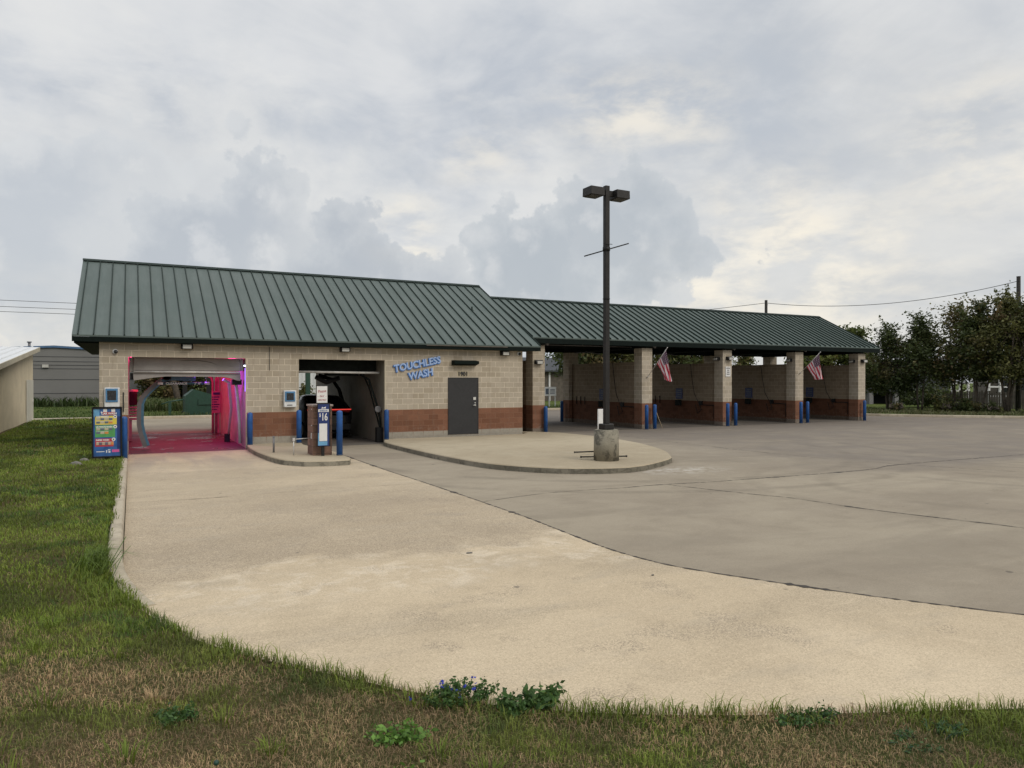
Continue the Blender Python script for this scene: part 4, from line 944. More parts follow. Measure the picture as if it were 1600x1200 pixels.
car = thing('parked_car', 'black car seen from behind in the unlit bay with a red light bar', 'car', (6.62, 30.3, 0))
def ring(y, zb, zs, zt, wb, ws, wt, n=0):
    """half-section: bottom, shoulder, roof widths and heights"""
    c = 6.74; wb, ws, wt = wb * .9, ws * .9, wt * .9
    L = [(wb * .9, zb), (wb, zb + .12), (ws, zb + (zs - zb) * .55), (ws, zs - .06), (ws - .05, zs), (wt + (ws - wt) * .42, zs + (zt - zs) * .55), (wt, zt - .08), (wt - .12, zt - .01), (wt * .4, zt)]
    return [(c + x, y, z) for x, z in L] + [(c - x, y, z) for x, z in L[::-1]]
secs = [ring(27.88, .42, .98, 1.0, .80, .88, .80), ring(27.95, .30, 1.16, 1.18, .88, .96, .84), ring(28.05, .26, 1.19, 1.24, .90, .98, .80), ring(28.35, .24, 1.21, 1.50, .92, 1.0, .74), ring(28.75, .24, 1.22, 1.66, .92, 1.0, .73), ring(29.8, .24, 1.20, 1.70, .92, 1.0, .74), ring(30.6, .24, 1.17, 1.66, .92, 1.0, .72), ring(31.3, .24, 1.13, 1.25, .92, .98, .76), ring(32.2, .26, 1.05, 1.10, .90, .96, .72), ring(32.75, .34, .85, .90, .8, .85, .6)]
vs = [p for s_ in secs for p in s_]; q = len(secs[0])
m = MB(); m.add(vs, [(i * q + k, i * q + (k + 1) % q, (i + 1) * q + (k + 1) % q, (i + 1) * q + k) for i in range(len(secs) - 1) for k in range(q)], True)
m.add(secs[0], [tuple(range(q))[::-1]]); m.add(secs[-1], [tuple(range(q))]); m.build('body', 'black_paint', car)
m = MB(); m.add([(6.12, 27.985, 1.235), (7.36, 27.985, 1.235), (7.25, 28.52, 1.575), (6.23, 28.52, 1.575)], [(0, 1, 2, 3)]); m.build('rear_window', 'dark_glass', car)
m = MB(); m.box(5.90, 7.56, 27.865, 27.95, 1.128, 1.163); m.build('tail_light_bar', 'tail_red', car)
m = MB(); m.box(5.95, 7.53, 27.80, 27.90, .36, .60); m.build('rear_bumper', 'rubber', car, bevel=.03)
for x in (5.86, 7.40):
    for y in (28.75, 31.75):
        m = MB(); m.tube([(x, y, .35), (x + .22, y, .35)], .35, 24); w = m.build('wheel', 'rubber', car)
        m = MB(); m.tube([(x - .006, y, .35), (x + .226, y, .35)], .22, 18); m.build('rim', 'steel', w)

# ------------------------------------------------------------------ parking lot lamp
lp = thing('lamp_post', 'tall dark square lamp post with two shoebox heads on a round stained concrete footing', 'lamp post', (11.15, 15.85, .15))
LX, LY = 11.15, 15.85
m = MB(); m.cyl((LX, LY), .335, .13, .95, 36, .325); m.cyl((LX, LY), .325, .95, .965, 36, .30); m.build('concrete_footing', 'lamp_footing', lp)
m = MB(); m.box(LX - .15, LX + .15, LY - .15, LY + .15, .966, 1.12); m.build('base_cover', 'bronze', lp, bevel=.02)
m = MB(); m.box(LX - .065, LX + .065, LY - .065, LY + .065, 1.121, 7.42); m.build('pole', 'bronze', lp, bevel=.008)
m = MB(); m.box(LX - .20, LX - .066, LY - .04, LY + .04, 7.16, 7.30); m.box(LX + .066, LX + .20, LY - .04, LY + .04, 7.16, 7.30); m.build_each('arm', 'bronze', lp)
for sx in (-1, 1):
    xa = LX + sx * .20; xb = LX + sx * .62
    m = MB(); m.prism([(xa, LY - .21, 7.10), (xa, LY - .20, 7.32), (xa, LY + .20, 7.32), (xa, LY + .21, 7.10)], (xb - xa, 0, 0)); h_ = m.build('lamp_head', 'bronze', lp, bevel=.01)
    x0_, x1_ = min(xa, xb) + .04, max(xa, xb) - .04
    m = MB(); m.box(x0_, x1_, LY - .17, LY + .17, 7.085, 7.099); m.build('lamp_lens', 'lens_dark', h_)
m = MB(); m.tube([(LX - .62, LY + .12, 5.53), (LX + .62, LY - .14, 5.93)], .016, 8); m.tube([(LX, LY, 5.70), (LX, LY, 5.80)], .10, 12); m.tube([(LX - .16, LY - .08, 5.87), (LX + .12, LY - .1, 5.87)], .008, 6); m.build('banner_rod', 'black_metal', lp)
m = MB(); m.tube([(LX, LY, 4.42), (LX, LY, 4.44)], .098, 12); m.build('strap', 'black_metal', lp)
# two loose banner rods and a white marker
for a, b, lab in (((10.50, 16.42, .34), (11.02, 16.08, .37), 'upper one of the two thin black rods left of the lamp footing'), ((10.62, 16.3, .22), (11.74, 15.72, .24), 'lower thin black rod passing behind the lamp footing')):
    m = MB(); va, vb_ = Vector(a), Vector(b); m.tube([va, vb_], .018, 8); m.tube([va, va + (vb_ - va) * .03], .026, 8); m.tube([vb_ - (vb_ - va) * .03, vb_], .026, 8)
    tag(m.build('metal_rod', 'black_metal', loc=a), lab, 'rod')
m = MB(); m.box(11.62, 11.84, 16.90, 16.95, .15, 1.46); m.box(11.70, 11.80, 16.95, 16.99, .15, 1.38); tag(m.build('marker_post', 'white_paint', loc=(11.75, 16.95, .15), bevel=.005), 'plain white upright marker board behind the lamp post footing', 'marker')

# ------------------------------------------------------------------ flags on the columns
def flag(x, y0, z0, dy, dz, t0, t1, L, seed, label, fold=0., spread=.5):
    o = thing('flag', label, 'flag', (x, y0, z0), 'flags on the wash bay columns')
    p0 = Vector((x, y0, z0)); p1 = Vector((x + .02, y0 - dy, z0 + dz))
    m = MB(); m.tube([p0, p1], .014, 8); m.tube([p1, p1 + (p1 - p0).normalized() * .04], [.03, .012], 10); m.tube([p0 + Vector((0, .0, 0)), p0 + (p1 - p0) * .06], .028, 8); m.build('flag_pole', 'flag_pole', o)
    NU, NV = 40, 26; vs = []; uv = []
    rnd = random.Random(seed)
    for j in range(NV + 1):
        v = j / NV; hp = p0 + (p1 - p0) * (t0 + (t1 - t0) * v)
        for i in range(NU + 1):
            u = i / NU
            k = 1 - (1 - spread) * min(1, u * 1.25) ** .8
            # cloth falls from the hoist line and gathers towards the lower end
            low = p0 + (p1 - p0) * (t0 + (t1 - t0) * (.5 + (v - .5) * k) + .12 * u)
            drop = L * u * (.72 + .28 * v) 
            yy = low.y - .18 * u + .05 * math.sin(v * 9 + u * 3 + seed) * u
            xx = low.x + .14 * math.sin(v * 13 + seed + u * 2.2) * (u ** .7) * (1 - .3 * v) + .10 * u
            zz = hp.z * (1 - min(1, u * 1.3)) + low.z * min(1, u * 1.3) - drop * .9
            vs.append((xx, yy, zz)); uv.append((u, v))
    m = MB(); fs = [(j * (NU + 1) + i, j * (NU + 1) + i + 1, (j + 1) * (NU + 1) + i + 1, (j + 1) * (NU + 1) + i) for j in range(NV) for i in range(NU)]
    m.add(vs, fs, True); c = m.build('flag_cloth', 'flag_cloth', o)
    lay = c.data.uv_layers['UVMap']; L_ = [uv[l.vertex_index] for l in c.data.loops]
    lay.data.foreach_set('uv', [q_ for p_ in L_ for q_ in p_])
flag(21.45, 27.18, 2.40, 1.42, 1.35, .48, .94, 1.62, 1, 'striped flag hanging from the first block column right of the lamp post')
flag(31.67, 27.18, 2.62, 1.30, 1.12, .34, .95, 1.48, 2.4, 'striped flag with spread stars hanging from the fourth block column', spread=.6)
m = MB(); m.box(26.38, 26.70, 27.17, 27.198, 2.47, 2.97); nt = m.build('notice_board', 'sign_white', loc=(26.54, 27.19, 2.7)); tag(nt, 'small white notice screwed to the front of the middle column', 'notice')
m = MB()
for k, w_ in enumerate((.24, .12, .16, .2)): m.box(26.54 - w_ / 2, 26.54 + w_ / 2, 27.166, 27.1695, 2.87 - k * .10, 2.91 - k * .10)
m.build('lettering', 'sign_text_dark', nt)
for i, c in enumerate(CX[1:]):
    lab = ['first', 'second', 'third', 'fourth'][i]
    m = MB(); m.box(c + .165, c + .198, 30.42, 30.94, 1.28, 1.85); s_ = m.build('instruction_sign', 'sign_navy', loc=(c + .18, 30.7, 1.3)); tag(s_, 'dark blue instruction board on the wall of the %s self-service bay from the left' % lab, 'sign', 'instruction boards in the wash bays')
    m = MB()
    for k in range(4): m.box(c + .161, c + .1645, 30.47, 30.88 - (k % 2) * .1, 1.36 + k * .12, 1.40 + k * .12)
    m.build('lettering', 'sign_slate', s_)
m = MB(); m.tube([(21.98, 27.3, 1.0), (22.25, 27.05, .012)], .014, 6); tag(m.build('leaning_stick', 'stick', loc=(22.2, 27.05, 0)), 'thin pale stick leaning behind a blue bollard under the first flag', 'stick')
# rubbish on the lot and the grass
for x, y, z, s_, mt, kd, lab in ((-3.05, 10.95, .31, .10, 'litter', 'scrap', 'crumpled white paper scrap lying in the left lawn'), (-1.32, 3.75, .42, .055, 'litter', 'scrap', 'small torn white scrap in the brown grass near the lower left corner'), (.36, 3.78, .40, .013, 'dump_green', 'ball', 'tiny dark green ball in the brown foreground grass')):
    m = MB(); rnd = random.Random(int(s_ * 1000))
    if kd == 'ball': m.tube([(x, y, z + s_ * (math.sin(k * math.pi / 8 - math.pi / 2))) for k in range(9)], [max(.001, s_ * math.cos(k * math.pi / 8 - math.pi / 2)) for k in range(9)], 12)
    else:
        P_ = [(x + s_ * rnd.uniform(.5, 1) * math.cos(a), y + s_ * .6 * rnd.uniform(.5, 1) * math.sin(a), z + rnd.uniform(0, .03)) for a in [k * .785 for k in range(8)]]
        m.add(P_ + [(x, y, z + .05)] + [(p[0], p[1], p[2] - .01) for p in P_], [(k, (k + 1) % 8, 8) for k in range(8)] + [((k + 1) % 8, k, 9 + k, 9 + (k + 1) % 8) for k in range(8)])
    tag(m.build('litter_' + kd, mt, loc=(x, y, z)), lab, kd)
rnd = random.Random(9)
for x, y, s_, lab in ((3.9, 8.62, .05, 'small dark brown leaf lying in the middle of the tan driveway'), (5.33, 6.65, .025, 'tiny dark pebble on the tan driveway, right of its centre')):
    m = MB(); P_ = [(x + s_ * rnd.uniform(.7, 1) * math.cos(a), y + s_ * .4 * math.sin(a), .006) for a in [k * .9 for k in range(7)]]; m.prism(P_, (0, 0, .012)); tag(m.build('fallen_leaf' if s_ > .03 else 'pebble', 'rock', loc=(x, y, .005)), lab, 'leaf' if s_ > .03 else 'pebble')
# ------------------------------------------------------------------ background buildings
def atpx(px, w):
    u = (px - 800) / 1131.2 * w; return (u * math.cos(TH) + w * math.sin(TH), -u * math.sin(TH) + w * math.cos(TH))
gb = thing('warehouse', 'long grey metal warehouse with blue roof edge behind the lawn', 'building', (-4.6, 74, 0))
gy = 71.0; gx0, gx1, gxp = -13.5, 3.1, -5.7
m = MB(); m.prism([(gx0, gy, 0), (gx1, gy, 0), (gx1, gy, 4.55), (gxp, gy, 5.0), (gx0, gy, 4.55)], (0, 26, 0)); m.build('wall', 'grey_siding', gb)
m = MB()
for z, q in ((4.25, .0), (3.85, .1), (3.55, -.1), (3.25, .1), (2.35, .0), (1.2, 0)): m.box(gx0, gx1 - .02, gy - .03, gy - .002, z, z + .03)
m.build('siding_seams', 'trailer_grey', gb)
m = MB(); m.prism([(gx0 - .2, gy - .15, 4.56), (gxp, gy - .15, 5.02), (gx1 + .2, gy - .15, 4.56), (gx1 + .2, gy - .15, 4.72), (gxp, gy - .15, 5.19), (gx0 - .2, gy - .15, 4.72)], (0, 26.4, 0)); m.build('roof', 'blue_trim', gb)
for x in (-7.6, -3.55): m = MB(); m.cyl((x, gy + 1.5), .1, 4.9, 5.45, 10); m.cyl((x, gy + 1.5), .17, 5.45, 5.55, 10); m.build('roof_vent', 'wash_grey', gb)
m = MB(); m.box(-6.55, -6.1, gy - .2, gy - .031, 3.35, 3.6); m.build('wall_light', 'lens', gb)
m = MB(); m.box(2.95, 3.12, gy - .1, gy - .03, 0, 4.5); m.build('downspout', 'white_paint', gb)
bs = thing('storage_shed', 'beige ribbed metal shed with pale sloping roof at the left edge', 'shed', (-9, 39, 0.1))
def sz(y): return 3.98 - (46.4 - y) * .088
m = MB(); m.prism([(-4.72, 46.4, .05), (-4.72, 29.5, .05), (-4.72, 29.5, sz(29.5)), (-4.72, 46.4, sz(46.4))], (-10, 0, 0)); w_ = m.build('wall', 'beige_metal', bs)
m = MB(); y = 29.7
while y < 46.3: m.prism([(-4.718, y, .06), (-4.69, y + .02, .06), (-4.69, y + .05, .06), (-4.718, y + .07, .06)], (0, 0, sz(y) - .1)); y += .3
m.build('wall_ribs', 'beige_metal', w_)
m = MB(); m.prism([(-4.45, 46.7, sz(46.7) + .01), (-4.45, 29.2, sz(29.2) + .01), (-4.45, 29.2, sz(29.2) + .07), (-4.45, 46.7, sz(46.7) + .07)], (-10.6, 0, 0)); rf = m.build('roof', 'pale_roof', bs)
m = MB(); x = -4.7
while x > -14.8: m.prism([(x, 29.2, sz(29.2) + .07), (x - .03, 29.2, sz(29.2) + .12), (x - .06, 29.2, sz(29.2) + .12), (x - .09, 29.2, sz(29.2) + .07)], (0, 17.5, 17.5 * .088)); x -= .45
m.build('roof_ribs', 'pale_roof', rf)
m = MB(); m.prism([(-4.44, 46.7, sz(46.7) - .14), (-4.44, 29.2, sz(29.2) - .14), (-4.44, 29.2, sz(29.2) + .075), (-4.44, 46.7, sz(46.7) + .075)], (.04, 0, 0)); m.build('fascia', 'beige_metal', bs)
m = MB(); m.box(-4.68, -4.665, 43.4, 46.2, .12, 2.3); d_ = m.build('door', 'beige_patch', bs); m = MB(); m.box(-4.66, -4.60, 45.55, 45.65, 1.15, 1.3); m.build('door_handle', 'steel', d_)
# things beyond the rear kerb
dp = thing('waste_enclosure', 'dark green gabled metal waste container behind the rear kerb', 'container', (3.9, 50.2, .12))
m = MB(); m.prism([(2.95, 49.6, .12), (5.6, 49.6, .12), (5.6, 49.6, 1.05), (3.45, 49.6, 1.72), (2.95, 49.6, 1.3)], (0, 2, 0)); m.build('body', 'dump_green', dp)
m = MB(); m.box(3.7, 5.0, 49.52, 49.598, .75, 1.1); m.build('front_hatch', 'dump_green', dp)
m = MB(); m.tube([(2.9, 49.55, 1.1), (2.0, 49.55, .95), (1.6, 49.55, .8)], .04, 6); m.box(2.0, 2.16, 49.5, 49.65, .12, 1.0); m.build('side_arm', 'dump_green', dp)
for x, lab in ((3.1, 'dark upright post left of the green waste container'), (4.55, 'dark upright post rising behind the green waste container')):
    m = MB(); m.box(x - .13, x + .13, 52.2, 52.45, .1, 4.2); m.box(x - .2, x + .2, 52.1, 52.55, .1, .25); tag(m.build('dark_post', 'black_metal', loc=(x, 52.3, .1)), lab, 'post', 'dark posts by the waste container')
# lawn sign seen through the first bay
ls = thing('yard_sign', 'white sign board on three white posts on the back lawn', 'sign', (30.6, 51.6, .12))
m = MB(); m.obox((30.62, 51.6, 1.38), (1.08, .05, .74), -.35); f_ = m.build('board', 'sign_white', ls)
m = MB()
for dx in (-.5, 0, .5): m.box(30.62 + dx * .94 - .04, 30.62 + dx * .94 + .04, 51.6 - dx * .34 + .03, 51.6 - dx * .34 + .1, .12, 1.2)
m.build('posts', 'sign_white', ls)
m = MB(); m.obox((30.40, 51.64, 1.38), (.26, .01, .46), -.35); m.obox((30.82, 51.49, 1.5), (.42, .01, .08), -.35); m.obox((30.82, 51.49, 1.33), (.46, .01, .05), -.35); m.obox((30.82, 51.49, 1.2), (.4, .01, .05), -.35); m.build('lettering', 'sign_slate', f_)
gh = thing('grey_house', 'weathered grey house with low roof behind the back lawn', 'building', (39, 69, .1))
m = MB(); m.box(32, 50, 66, 72, .1, 3.4); m.build('wall', 'fence_wood', gh)
m = MB(); m.prism([(31.5, 65.4, 3.2), (31.5, 69, 4.6), (31.5, 72.6, 3.2), (31.5, 72.6, 3.35), (31.5, 69, 4.8), (31.5, 65.4, 3.35)], (19, 0, 0)); m.build('roof', 'trailer_grey', gh)
m = MB(); m.box(37.6, 37.75, 65.9, 65.99, .1, 3.3); m.box(39.0, 39.2, 65.9, 65.99, .1, 3.3); m.build('trim_boards', 'sign_white', gh)
tr_ = thing('mobile_home', 'long dark grey trailer on white piers behind the right trees', 'trailer', (60, 42, .1))
a = Vector((*atpx(1340, 66), 0)); b = Vector((*atpx(1482, 66), 0)); d = (b - a).normalized(); nrm_ = Vector((-d.y, d.x, 0)) * 3
m = MB(); m.prism([a + Vector((0, 0, 1.25)), b + Vector((0, 0, 1.25)), b + Vector((0, 0, 3.9)), a + Vector((0, 0, 3.9))], nrm_); m.build('body', 'trailer_grey', tr_)
m = MB(); ua = a - nrm_ * .05 - d * .2; ub = b - nrm_ * .05 + d * .2; m.prism([ua + Vector((0, 0, 3.9)), ub + Vector((0, 0, 3.9)), ub + Vector((0, 0, 4.05)), ua + Vector((0, 0, 4.05))], nrm_ * 1.1); m.build('roof', 'trailer_grey', tr_)
for t_ in (.14, .42, .70, .95):
    p = a + (b - a) * t_ + nrm_ * .1; m = MB(); m.box(p.x - .28, p.x + .28, p.y - .28, p.y + .28, .1, 1.25); m.build('pier', 'wash_grey', tr_)
m = MB(); p = a + nrm_ * .5; q_ = b + nrm_ * .5; m.prism([p + Vector((0, 0, .12)), q_ + Vector((0, 0, .12)), q_ + Vector((0, 0, 1.2)), p + Vector((0, 0, 1.2))], nrm_ * .3); m.build('underside', 'rubber', tr_)
fn = thing('wooden_fence', 'low grey board fence behind the right trees', 'fence', (*atpx(1560, 54), .1))
a = Vector((*atpx(1460, 58), 0)); b = Vector((*atpx(1680, 52), 0)); d = (b - a); nn_ = int(d.length / .16)
m = MB()
for k in range(nn_):
    p = a + d * (k / nn_); h_ = 1.35 + .08 * math.sin(k * 2.3); m.obox((p.x, p.y, .1 + h_ / 2), (.14, .03, h_), math.atan2(d.y, d.x))
m.build('boards', 'fence_wood', fn)
m = MB(); m.tube([a + Vector((0, .06, .5)), b + Vector((0, .06, .5))], .04, 4); m.tube([a + Vector((0, .06, 1.2)), b + Vector((0, .06, 1.2))], .04, 4); m.build('rails', 'fence_wood', fn)
def porch(px0, px1, w, z0, z1, nx, nz, label):
    a = Vector((*atpx(px0, w), 0)); b = Vector((*atpx(px1, w), 0)); d = b - a; o = thing('porch_railing', label, 'railing', (a.x, a.y, .1)); th = math.atan2(d.y, d.x)
    m = MB()
    for k in range(nx + 1): p = a + d * (k / nx); m.obox((p.x, p.y, (z1 + .1) / 2), (.16, .16, z1 - .1), th)
    m.build('posts', 'sign_white', o)
    m = MB()
    for k in range(nz): c_ = a + d / 2; m.obox((c_.x, c_.y, z0 + (z1 - z0) * k / (nz - 1) - .06), (d.length, .1, .13), th)
    m.build('rails', 'sign_white', o)
porch(1488, 1513, 60, .9, 2.1, 2, 3, 'white lattice porch railing seen between the middle right trees')
porch(1545, 1580, 62, 1.0, 2.6, 2, 3, 'white porch frame seen low between the rightmost trunks')
hs = thing('white_house', 'pale house with dark porch at the far right behind trees', 'house', (*atpx(1620, 70), .1))
a = Vector((*atpx(1545, 70), 0)); b = Vector((*atpx(1760, 66), 0)); d = (b - a).normalized(); q_ = Vector((-d.y, d.x, 0)) * 7
m = MB(); m.prism([a + Vector((0, 0, .1)), b + Vector((0, 0, .1)), b + Vector((0, 0, 3.2)), a + Vector((0, 0, 3.2))], q_); m.build('wall', 'fence_wood', hs)
m = MB(); m.prism([a - d * .4 - q_ * .08 + Vector((0, 0, 3.2)), a - d * .4 + q_ * .5 + Vector((0, 0, 4.9)), a - d * .4 + q_ * 1.08 + Vector((0, 0, 3.2))], (b - a) * 1.05); m.build('roof', 'trailer_grey', hs)
m = MB()
for t_ in (.12, .3, .55, .8): p = a + (b - a) * t_ - q_ * .005; m.obox((p.x, p.y, 1.6), (1.1, .06, 1.3), math.atan2(d.y, d.x))
m.build('windows', 'dark_glass', hs)

# ------------------------------------------------------------------ utility poles and wires
def pole(x, y, top, label, r=.15, arm=True):
    o = thing('utility_pole', label, 'utility pole', (x, y, .1)); m = MB(); m.cyl((x, y), r, .0, top, 12, r * .75); m.build('pole', 'wood_pole', o)
    m = MB(); m.tube([(x - .12, y - .05, top - .35), (x + .12, y - .05, top - .35)], .035, 6); m.cyl((x, y), r * .8, top, top + .03, 10); m.build('bracket', 'rubber', o); return o
PA = (46.53, 43.34, 8.9); PB = atpx(1591, 51.5) + (9.65,)
pole(*PA[:2], PA[2], 'dark utility pole rising behind the canopy roof ridge'); pole(*PB[:2], PB[2], 'thick dark utility pole at the right edge behind the tallest tree', .17)
pole(-75, 104, 12, 'distant utility pole beyond the left edge'); PD = (66, 104, 12); pole(*PD, 'distant utility pole hidden behind the canopy roof'); 
PE = (20, 100, 8.2)
def wire(a, b, sag, r, name_lab):
    a = Vector(a); b = Vector(b); pts = [a + (b - a) * (k / 40) - Vector((0, 0, sag * 4 * (k / 40) * (1 - k / 40))) for k in range(41)]
    m = MB(); m.tube(pts, r, 5); tag(m.build('overhead_wire', 'wire', loc=tuple(a)), name_lab, 'wire')
wire((PA[0], PA[1], PA[2] - .2), (PB[0], PB[1], PB[2] - .3), .85, .022, 'single sagging wire between the two utility poles above the right trees')
wire((PA[0], PA[1], PA[2] - .2), (PE[0], PE[1], PE[2] - .5), .6, .02, 'thin wire dropping left from the pole behind the canopy ridge')
for k, (dz, lab) in enumerate(((0, 'topmost of three level wires across the sky at far left'), (-.75, 'middle one of three level wires across the sky at far left'), (-1.35, 'lowest of three level wires across the sky at far left'))):
    wire((-75, 104, 12.1 + dz), (66, 104, 12.1 + dz), .3, .03, lab)

# ------------------------------------------------------------------ vegetation
def vnoise(P, scale, seed, octs=4, rough=.55):
    out = np.zeros(len(P)); amp = 1; tot = 0
    for o in range(octs):
        rs = np.random.RandomState(seed + o * 17); Gd = rs.rand(64, 64)
        q = P * scale * (2 ** o) + rs.rand(2) * 50; i = np.floor(q).astype(int); f = q - i; f = f * f * (3 - 2 * f)
        a = Gd[i[:, 0] % 64, i[:, 1] % 64]; b = Gd[(i[:, 0] + 1) % 64, i[:, 1] % 64]; c = Gd[i[:, 0] % 64, (i[:, 1] + 1) % 64]; d = Gd[(i[:, 0] + 1) % 64, (i[:, 1] + 1) % 64]
        out += amp * ((a * (1 - f[:, 0]) + b * f[:, 0]) * (1 - f[:, 1]) + (c * (1 - f[:, 0]) + d * f[:, 0]) * f[:, 1]); tot += amp; amp *= rough
    return out / tot
def mesh_np(name, V, tris_or_quads, k, col, mat, parent=None, loc=None):
    nf = len(tris_or_quads); me = bpy.data.meshes.new(name)
    if loc is not None: V = V - np.array(loc)
    me.vertices.add(len(V)); me.vertices.foreach_set('co', V.astype(np.float32).ravel())
    me.loops.add(nf * k); me.loops.foreach_set('vertex_index', tris_or_quads.astype(np.int32).ravel())
    me.polygons.add(nf); me.polygons.foreach_set('loop_start', np.arange(0, nf * k, k, dtype=np.int32)); me.polygons.foreach_set('loop_total', np.full(nf, k, np.int32))
    me.update(calc_edges=True)
    a = me.attributes.new('Col', 'FLOAT_COLOR', 'POINT'); c4 = np.ones((len(V), 4), np.float32); c4[:, :3] = col; a.data.foreach_set('color', c4.ravel())
    me.materials.append(MATS[mat]); o = bpy.data.objects.new(name, me); COL.objects.link(o)
    if parent is not None: o.parent = parent
    elif loc is not None: o.location = loc
    return o
RS = np.random.RandomState(7)
def blades(P, z, h, w, lean, col, az=None, droop=.5):
    """curved grass blades: 5 points, three triangles"""
    n = len(P); az = RS.rand(n) * 2 * np.pi if az is None else az
    face = az + np.pi / 2 + RS.randn(n) * .4
    dx, dy = np.cos(az), np.sin(az); sx, sy = np.cos(face) * w / 2, np.sin(face) * w / 2
    V = np.zeros((n, 5, 3))
    bx, by = P[:, 0], P[:, 1]
    V[:, 0] = np.stack([bx - sx, by - sy, z - .012], 1); V[:, 1] = np.stack([bx + sx, by + sy, z - .012], 1)
    mx, my, mz = bx + dx * lean * h * .35, by + dy * lean * h * .35, z + h * .62
    V[:, 2] = np.stack([mx - sx * .75, my - sy * .75, mz], 1); V[:, 3] = np.stack([mx + sx * .75, my + sy * .75, mz], 1)
    V[:, 4] = np.stack([bx + dx * lean * h, by + dy * lean * h, z + h * (1 - droop * lean * .5)], 1)
    b = np.arange(n)[:, None] * 5
    F = np.concatenate([b + [0, 1, 3], b + [0, 3, 2], b + [2, 3, 4]], 0)
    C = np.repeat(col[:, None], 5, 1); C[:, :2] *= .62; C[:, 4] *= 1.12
    return V.reshape(-1, 3), F, C.reshape(-1, 3)
def lawn_samples(w0, w1, dens, margin=1.12, extra=1.2):
    """points of the lawn inside a distance band (a little beyond the frame on each side)"""
    hw = w1 * .71 * margin + extra; n = int((w1 - w0) * 2 * hw * dens)
    w = w0 + RS.rand(n) * (w1 - w0); u = (RS.rand(n) * 2 - 1) * hw; k = np.abs(u) < w * .71 * margin + extra; w, u = w[k], u[k]
    P = np.stack([u * math.cos(TH) + w * math.sin(TH), -u * math.sin(TH) + w * math.cos(TH)], 1)
    k = (P[:, 0] < 16); P = P[k]
    k = ~((P[:, 0] > .1) & (P[:, 1] > 9)) ; P = P[k]
    d, yb = nearest(P); jit = .03 * (vnoise(P, 2.5, 3) - .5) * 2
    k = (d > .01 + jit) & (P[:, 1] < 45.2) & ~((P[:, 0] > -.9) & (P[:, 1] > 25.2)) & ~((P[:, 0] < -4.5) & (P[:, 1] > 29.3))
    return P[k], d[k], yb[k]
GREEN = np.array([.125, .190, .022]); GREEN2 = np.array([.20, .24, .036]); DKGREEN = np.array([.065, .125, .032]); STRAW = np.array([.47, .33, .18]); STRAW2 = np.array([.31, .205, .11]); OLIVE = np.array([.23, .22, .08])
Vs, Fs, Cs = [], [], []; off = 0
def push(r):
    global off
    Vs.append(r[0]); Fs.append(r[1] + off); Cs.append(r[2]); off += len(r[0])
def lawn_colour(P, d, n):
    dist = np.hypot(P[:, 0], P[:, 1])
    g = .0 + (vnoise(P, .8, 11, 5, .66) - .5) * 1.7 + .5 + .68 * smooth01((dist - 5.0) / 6) + .40 * np.exp(-d / .55) - .12
    g = g + .10 * (vnoise(P, 2.6, 23, 3) - .5)
    pg = smooth01((g - .42) / .30) * .93 + .03
    isg = RS.rand(n) < pg
    t = RS.rand(n)[:, None]; gr = GREEN * (1 - t) + GREEN2 * t
    dk = (vnoise(P, 1.1, 41) > .60); gr = np.where(dk[:, None], DKGREEN * (1 - t) + GREEN * t, gr)
    st = STRAW * (1 - t) + STRAW2 * t; ol = RS.rand(n) < .3; st = np.where(ol[:, None], OLIVE * (.7 + .5 * t), st)
    yel = smooth01((vnoise(P, .4, 77) - .5) / .15)[:, None] * .35; gr = gr * (1 - yel) + np.array([.20, .19, .06]) * yel
    c = np.where(isg[:, None], gr, st) * (.72 + .5 * RS.rand(n))[:, None] * (.66 + .68 * smooth01((vnoise(P, 1.3, 91, 4, .6) - .3) / .4))[:, None]
    return c, isg, pg
for (w0, w1, dens, wd, hs_) in ((2.4, 4.5, 5200, .0036, .036), (4.5, 7, 3600, .0046, .038), (7, 12, 1900, .0068, .036), (12, 20, 800, .011, .044), (20, 32, 360, .018, .055), (32, 46, 120, .035, .09)):
    P, d, yb = lawn_samples(w0, w1, dens); n = len(P)
    if not n: continue
    z = lawn_z_from(d, yb, P[:, 1]) + .02 * np.sin(P[:, 0] * 1.7 + P[:, 1] * 1.1) * np.minimum(1, d / 2)
    c, isg, pg = lawn_colour(P, d, n)
    tuft = vnoise(P, 3.2, 5, 4)
    h = hs_ * (.5 + 1.0 * RS.rand(n)) * (.55 + .9 * tuft) * np.where(isg, 1.15, .8) * (1 + .7 * np.exp(-d / .12))
    push(blades(P, z, h, wd * (.7 + .6 * RS.rand(n)), .35 + .95 * RS.rand(n) * np.where(isg, .8, 1.5), c))
